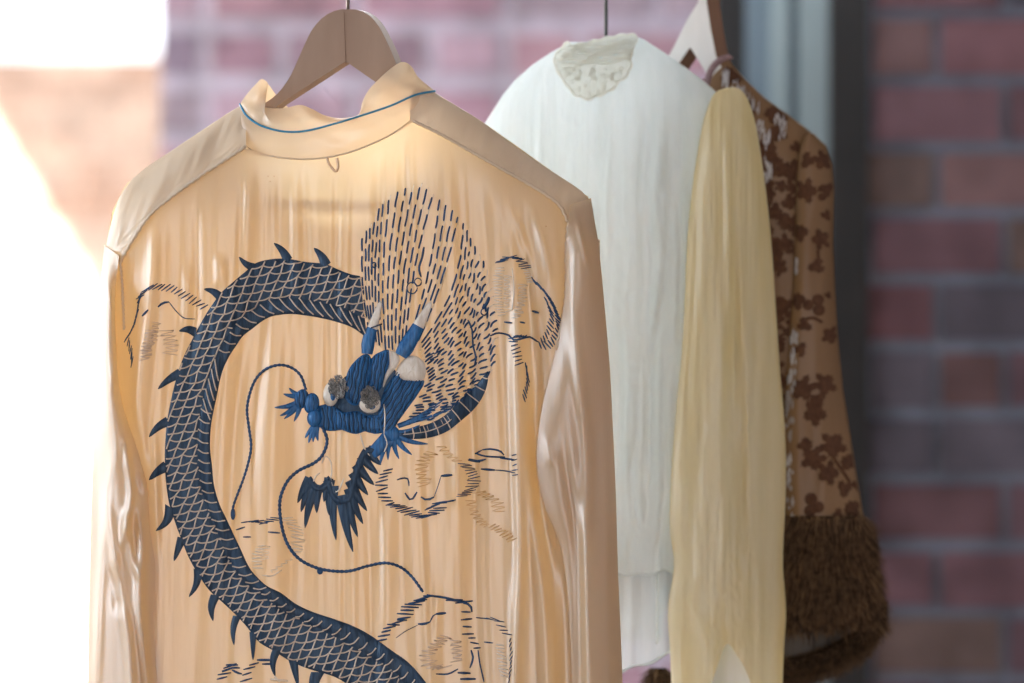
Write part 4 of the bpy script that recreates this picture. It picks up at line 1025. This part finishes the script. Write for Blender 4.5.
for pts, w in ([(734, 84), (744, 92), (752, 104), (758, 112)], 5), ([(760, 124), (766, 138), (764, 146)], 5), ([(764, 158), (770, 170), (764, 180)], 4), ([(722, 70), (726, 76), (724, 84)], 3), ([(776, 116), (784, 128), (780, 136)], 3):
    p = spline(pts, 16)
    for k in range(26):
        x, y = p[rr.randrange(1, 15)]; x += rr.uniform(-w, w); y += rr.uniform(-4, 4); h_ = rr.uniform(2, 6); q_ = rr.uniform(.5, 1.5)
        patch(mb, [(x - q_, y), (x + .5, y - h_), (x + q_, y - .4 * h_), (x + q_ * .6, y + h_ * .6), (x - .3, y + h_)], f3, 1.3, clip_b, 2)
mb.build('jacket_back', [M['velvet_ground'], M['velvet'], M['worn']], jacket)
# pale worn edge down the inner side of the sleeve
mb = smb
rr = random.Random(12)
for k in range(60):
    y = rr.uniform(330, 520); x = np.interp(y, LS[:, 1], LS[:, 0]) + rr.uniform(1, 9)
    ln = rr.uniform(5, 14); w = rr.uniform(.8, 2.0)
    patch(mb, [(x - w, y), (x, y - ln / 2), (x + w, y), (x + w * .5, y + ln / 3), (x, y + ln / 2)], fs3, 1.2, clip_s, 2)
for y in (262, 270, 340, 380, 395): patch(mb, ell(np.interp(y, LS[:, 1], LS[:, 0]) + 2.5, y, 1.8, 5, 0, 10), fs3, 1.2, clip_s, 2)
mb.build('sleeve', [M['velvet_ground'], M['velvet'], M['worn']], jacket)
# fur cuffs
def fur_cuff(parent, cx0, xl, xr, top, bot, hairs, seed, yoff=-.02):
    rr = random.Random(seed)
    L = np.array(xl, float); R = np.array(xr, float)
    def pt(u, s, front=True, e=0):
        y = top + (bot - top) * s
        l = np.interp(y, L[:, 1], L[:, 0]) - e; r = np.interp(y, R[:, 1], R[:, 0]) + e
        an = math.pi * u; dep = (.026 + e / 1000) * math.sin(an) ** .7 if 0 < u < 1 else 0
        return Vector(P(l + (r - l) * (1 - math.cos(an)) / 2, y, Y3 + yoff + (-dep if front else dep * .7)))
    mb = MB(); rows = []
    for s in np.linspace(0, 1, 24):
        rows.append([pt(u, s) for u in np.linspace(0, 1, 22)] + [pt(u, s, False) for u in np.linspace(1, 0, 22)[1:-1]])
    mb.grid(rows, closed=True)
    base = mb.build('fur_cuff', M['fur_base'], parent)
    mb = MB()
    for k in range(hairs):
        u = rr.random(); s = rr.random() ** .9; fr = rr.random() < .8
        if fr is False and .15 < u < .85 and rr.random() < .6: continue
        p = pt(u, s, fr); side = (u - .5) * 2
        ln = rr.uniform(.010, .021) * 1.15
        out = Vector((side * abs(side) * .9 + rr.uniform(-.35, .35), (-.9 if fr else .6) * (1 - abs(side) * .6) * .55, -rr.uniform(.45, 1.1))).normalized()
        q1 = p + out * ln * .5 + Vector((rr.uniform(-.001, .001), 0, 0)); q2 = p + out * ln + Vector((rr.uniform(-.0025, .0025), 0, -.004 * rr.random()))
        w = rr.uniform(.00025, .0005)
        mb.tube([p, q1, q2], [w, w * .8, w * .15], 3, cap=False)
    for k in range(int(hairs * .16)):
        u = rr.random(); s = rr.random(); p = pt(u, s, True); side = (u - .5) * 2
        ln = rr.uniform(.014, .028); out = Vector((side * abs(side) * .6 + rr.uniform(-.3, .3), -.3, -1)).normalized(); r_ = rr.uniform(.0007, .0014)
        mb.tube([p, p + out * ln * .5 + Vector((0, -.002, 0)), p + out * ln + Vector((rr.uniform(-.004, .004), 0, 0))], [r_, r_ * .8, r_ * .1], 5, rr.randrange(3), cap=False)
    f = mb.build('fur_pile', [M['fur'], M['fur_base'], M['fur_light']], base); f['kind'] = 'stuff'
    return base
fur_cuff(jacket, 0, [(783, 500), (784, 540), (782, 625)], [(865, 515), (868, 540), (874, 580), (878, 625)], 516, 622, 9000, 1, -.02)
# the second, longer rim of fur under the lining
def rim(parent, path, w, hairs, seed, y):
    rr = random.Random(seed); p = spline(path, 60)
    mb = MB(); mb.tube([P(a, b_, y) for a, b_ in p], w / 1000, 12); base = mb.build('fur_rim', M['fur_base'], parent)
    mb = MB()
    for k in range(hairs):
        a, b_ = p[rr.randrange(60)]; an = rr.uniform(0, 6.28)
        c_ = Vector(P(a + rr.uniform(-2, 2), b_, y)); d_ = Vector((.25 * rr.uniform(-1, 1), math.cos(an), math.sin(an))).normalized()
        if d_.y > .5: continue
        s_ = c_ + d_ * w / 1000 * .9; ln = rr.uniform(.006, .013)
        e_ = s_ + (d_ * .8 + Vector((rr.uniform(-.5, .5), 0, -.5))) * ln
        w_ = rr.uniform(.00025, .0005); mb.tube([s_, (s_ + e_) / 2, e_], [w_, w_ * .8, w_ * .15], 3, cap=False)
    f = mb.build('fur_pile', M['fur'], base); f['kind'] = 'stuff'
rim(jacket, [(778, 672), (800, 668), (825, 660), (850, 648), (866, 637), (874, 622), (876, 600)], 13, 6500, 3, Y3 - .022)
sheet(lambda a, b: -14 + 6 * vnoise(a / 7, b / 120, 191) + .9 * np.sin(a / 3.2), lambda x: np.full_like(x, 596.0), 776, 866, lambda x: 672 - (x - 778) * .28 - np.clip(x - 850, 0, 99) * .8, Y3, 1.5, 30).build('cuff_lining', M['lining'], jacket)
sleeve('sleeve', [(606, 136), (596, 250), (600, 480), (612, 640)], [(630, 140), (650, 250), (655, 480), (664, 640)],
       lambda u, v: -24 * np.sin(np.pi * u), lambda u, v: 24 * np.sin(np.pi * u), M['velvet_ground'], jacket, Y3, nu=24, nv=60, seed=201, noise=.5)
fur_cuff(jacket, 0, [(646, 600), (650, 660), (652, 720)], [(662, 600), (666, 660), (668, 720)], 668, 730, 2500, 5, 0.0)

# ------------------------------------------------------------------ light and camera
w = bpy.data.worlds.new('sky'); SC.world = w; w.use_nodes = True
bg = w.node_tree.nodes['Background']; bg.inputs[0].default_value = (.90, .95, 1.0, 1); bg.inputs[1].default_value = 2.6
def sun(direction, strength, col, ang):
    l = bpy.data.lights.new('sun', 'SUN'); l.energy = strength; l.color = col; l.angle = math.radians(ang)
    o = bpy.data.objects.new('sun', l); COL.objects.link(o); o.rotation_euler = Vector(direction).to_track_quat('-Z', 'Y').to_euler(); o.location = (-6, -6, 9)
sun((.6, 1, -1), 34, (1, .98, .95), .5)
def area(name, loc, target, sx, sy, energy, col):
    l = bpy.data.lights.new(name, 'AREA'); l.shape = 'RECTANGLE'; l.size = sx; l.size_y = sy; l.energy = energy; l.color = col
    o = bpy.data.objects.new(name, l); COL.objects.link(o); o.location = loc
    o.rotation_euler = (Vector(target) - Vector(loc)).to_track_quat('-Z', 'Y').to_euler()
area('window_daylight', (-1.9, 1.35, 1.7), (0, 0, 1.45), 1.6, 1.4, 26, (.95, .98, 1))
area('upper_window_daylight', (.0, 1.40, 2.22), (.12, .1, 1.3), 1.3, .28, 20, (.93, .97, 1))
area('added_side_light', (-2.9, -.5, 1.75), (0, 0, 1.4), 1.6, 1.3, 30, (.82, .92, 1))  # added cool light from the left, no such window is seen

cam = bpy.data.cameras.new('camera'); co = bpy.data.objects.new('camera', cam); COL.objects.link(co)
co.location = (0, -D, ZC); co.rotation_euler = (math.pi / 2, 0, 0)
cam.sensor_width = 36; cam.lens = 36 * D / 1.024; cam.clip_start = .05; cam.clip_end = 100
cam.dof.use_dof = True; cam.dof.focus_distance = D - .03; cam.dof.aperture_fstop = cam.lens / 62
SC.camera = co
for o in list(bpy.data.objects):
    if '_w' in o: del o['_w']
vs_ = SC.view_settings; vs_.view_transform = 'Standard'; vs_.look = 'None'; vs_.exposure = .30; vs_.gamma = 1; vs_.use_curve_mapping = False
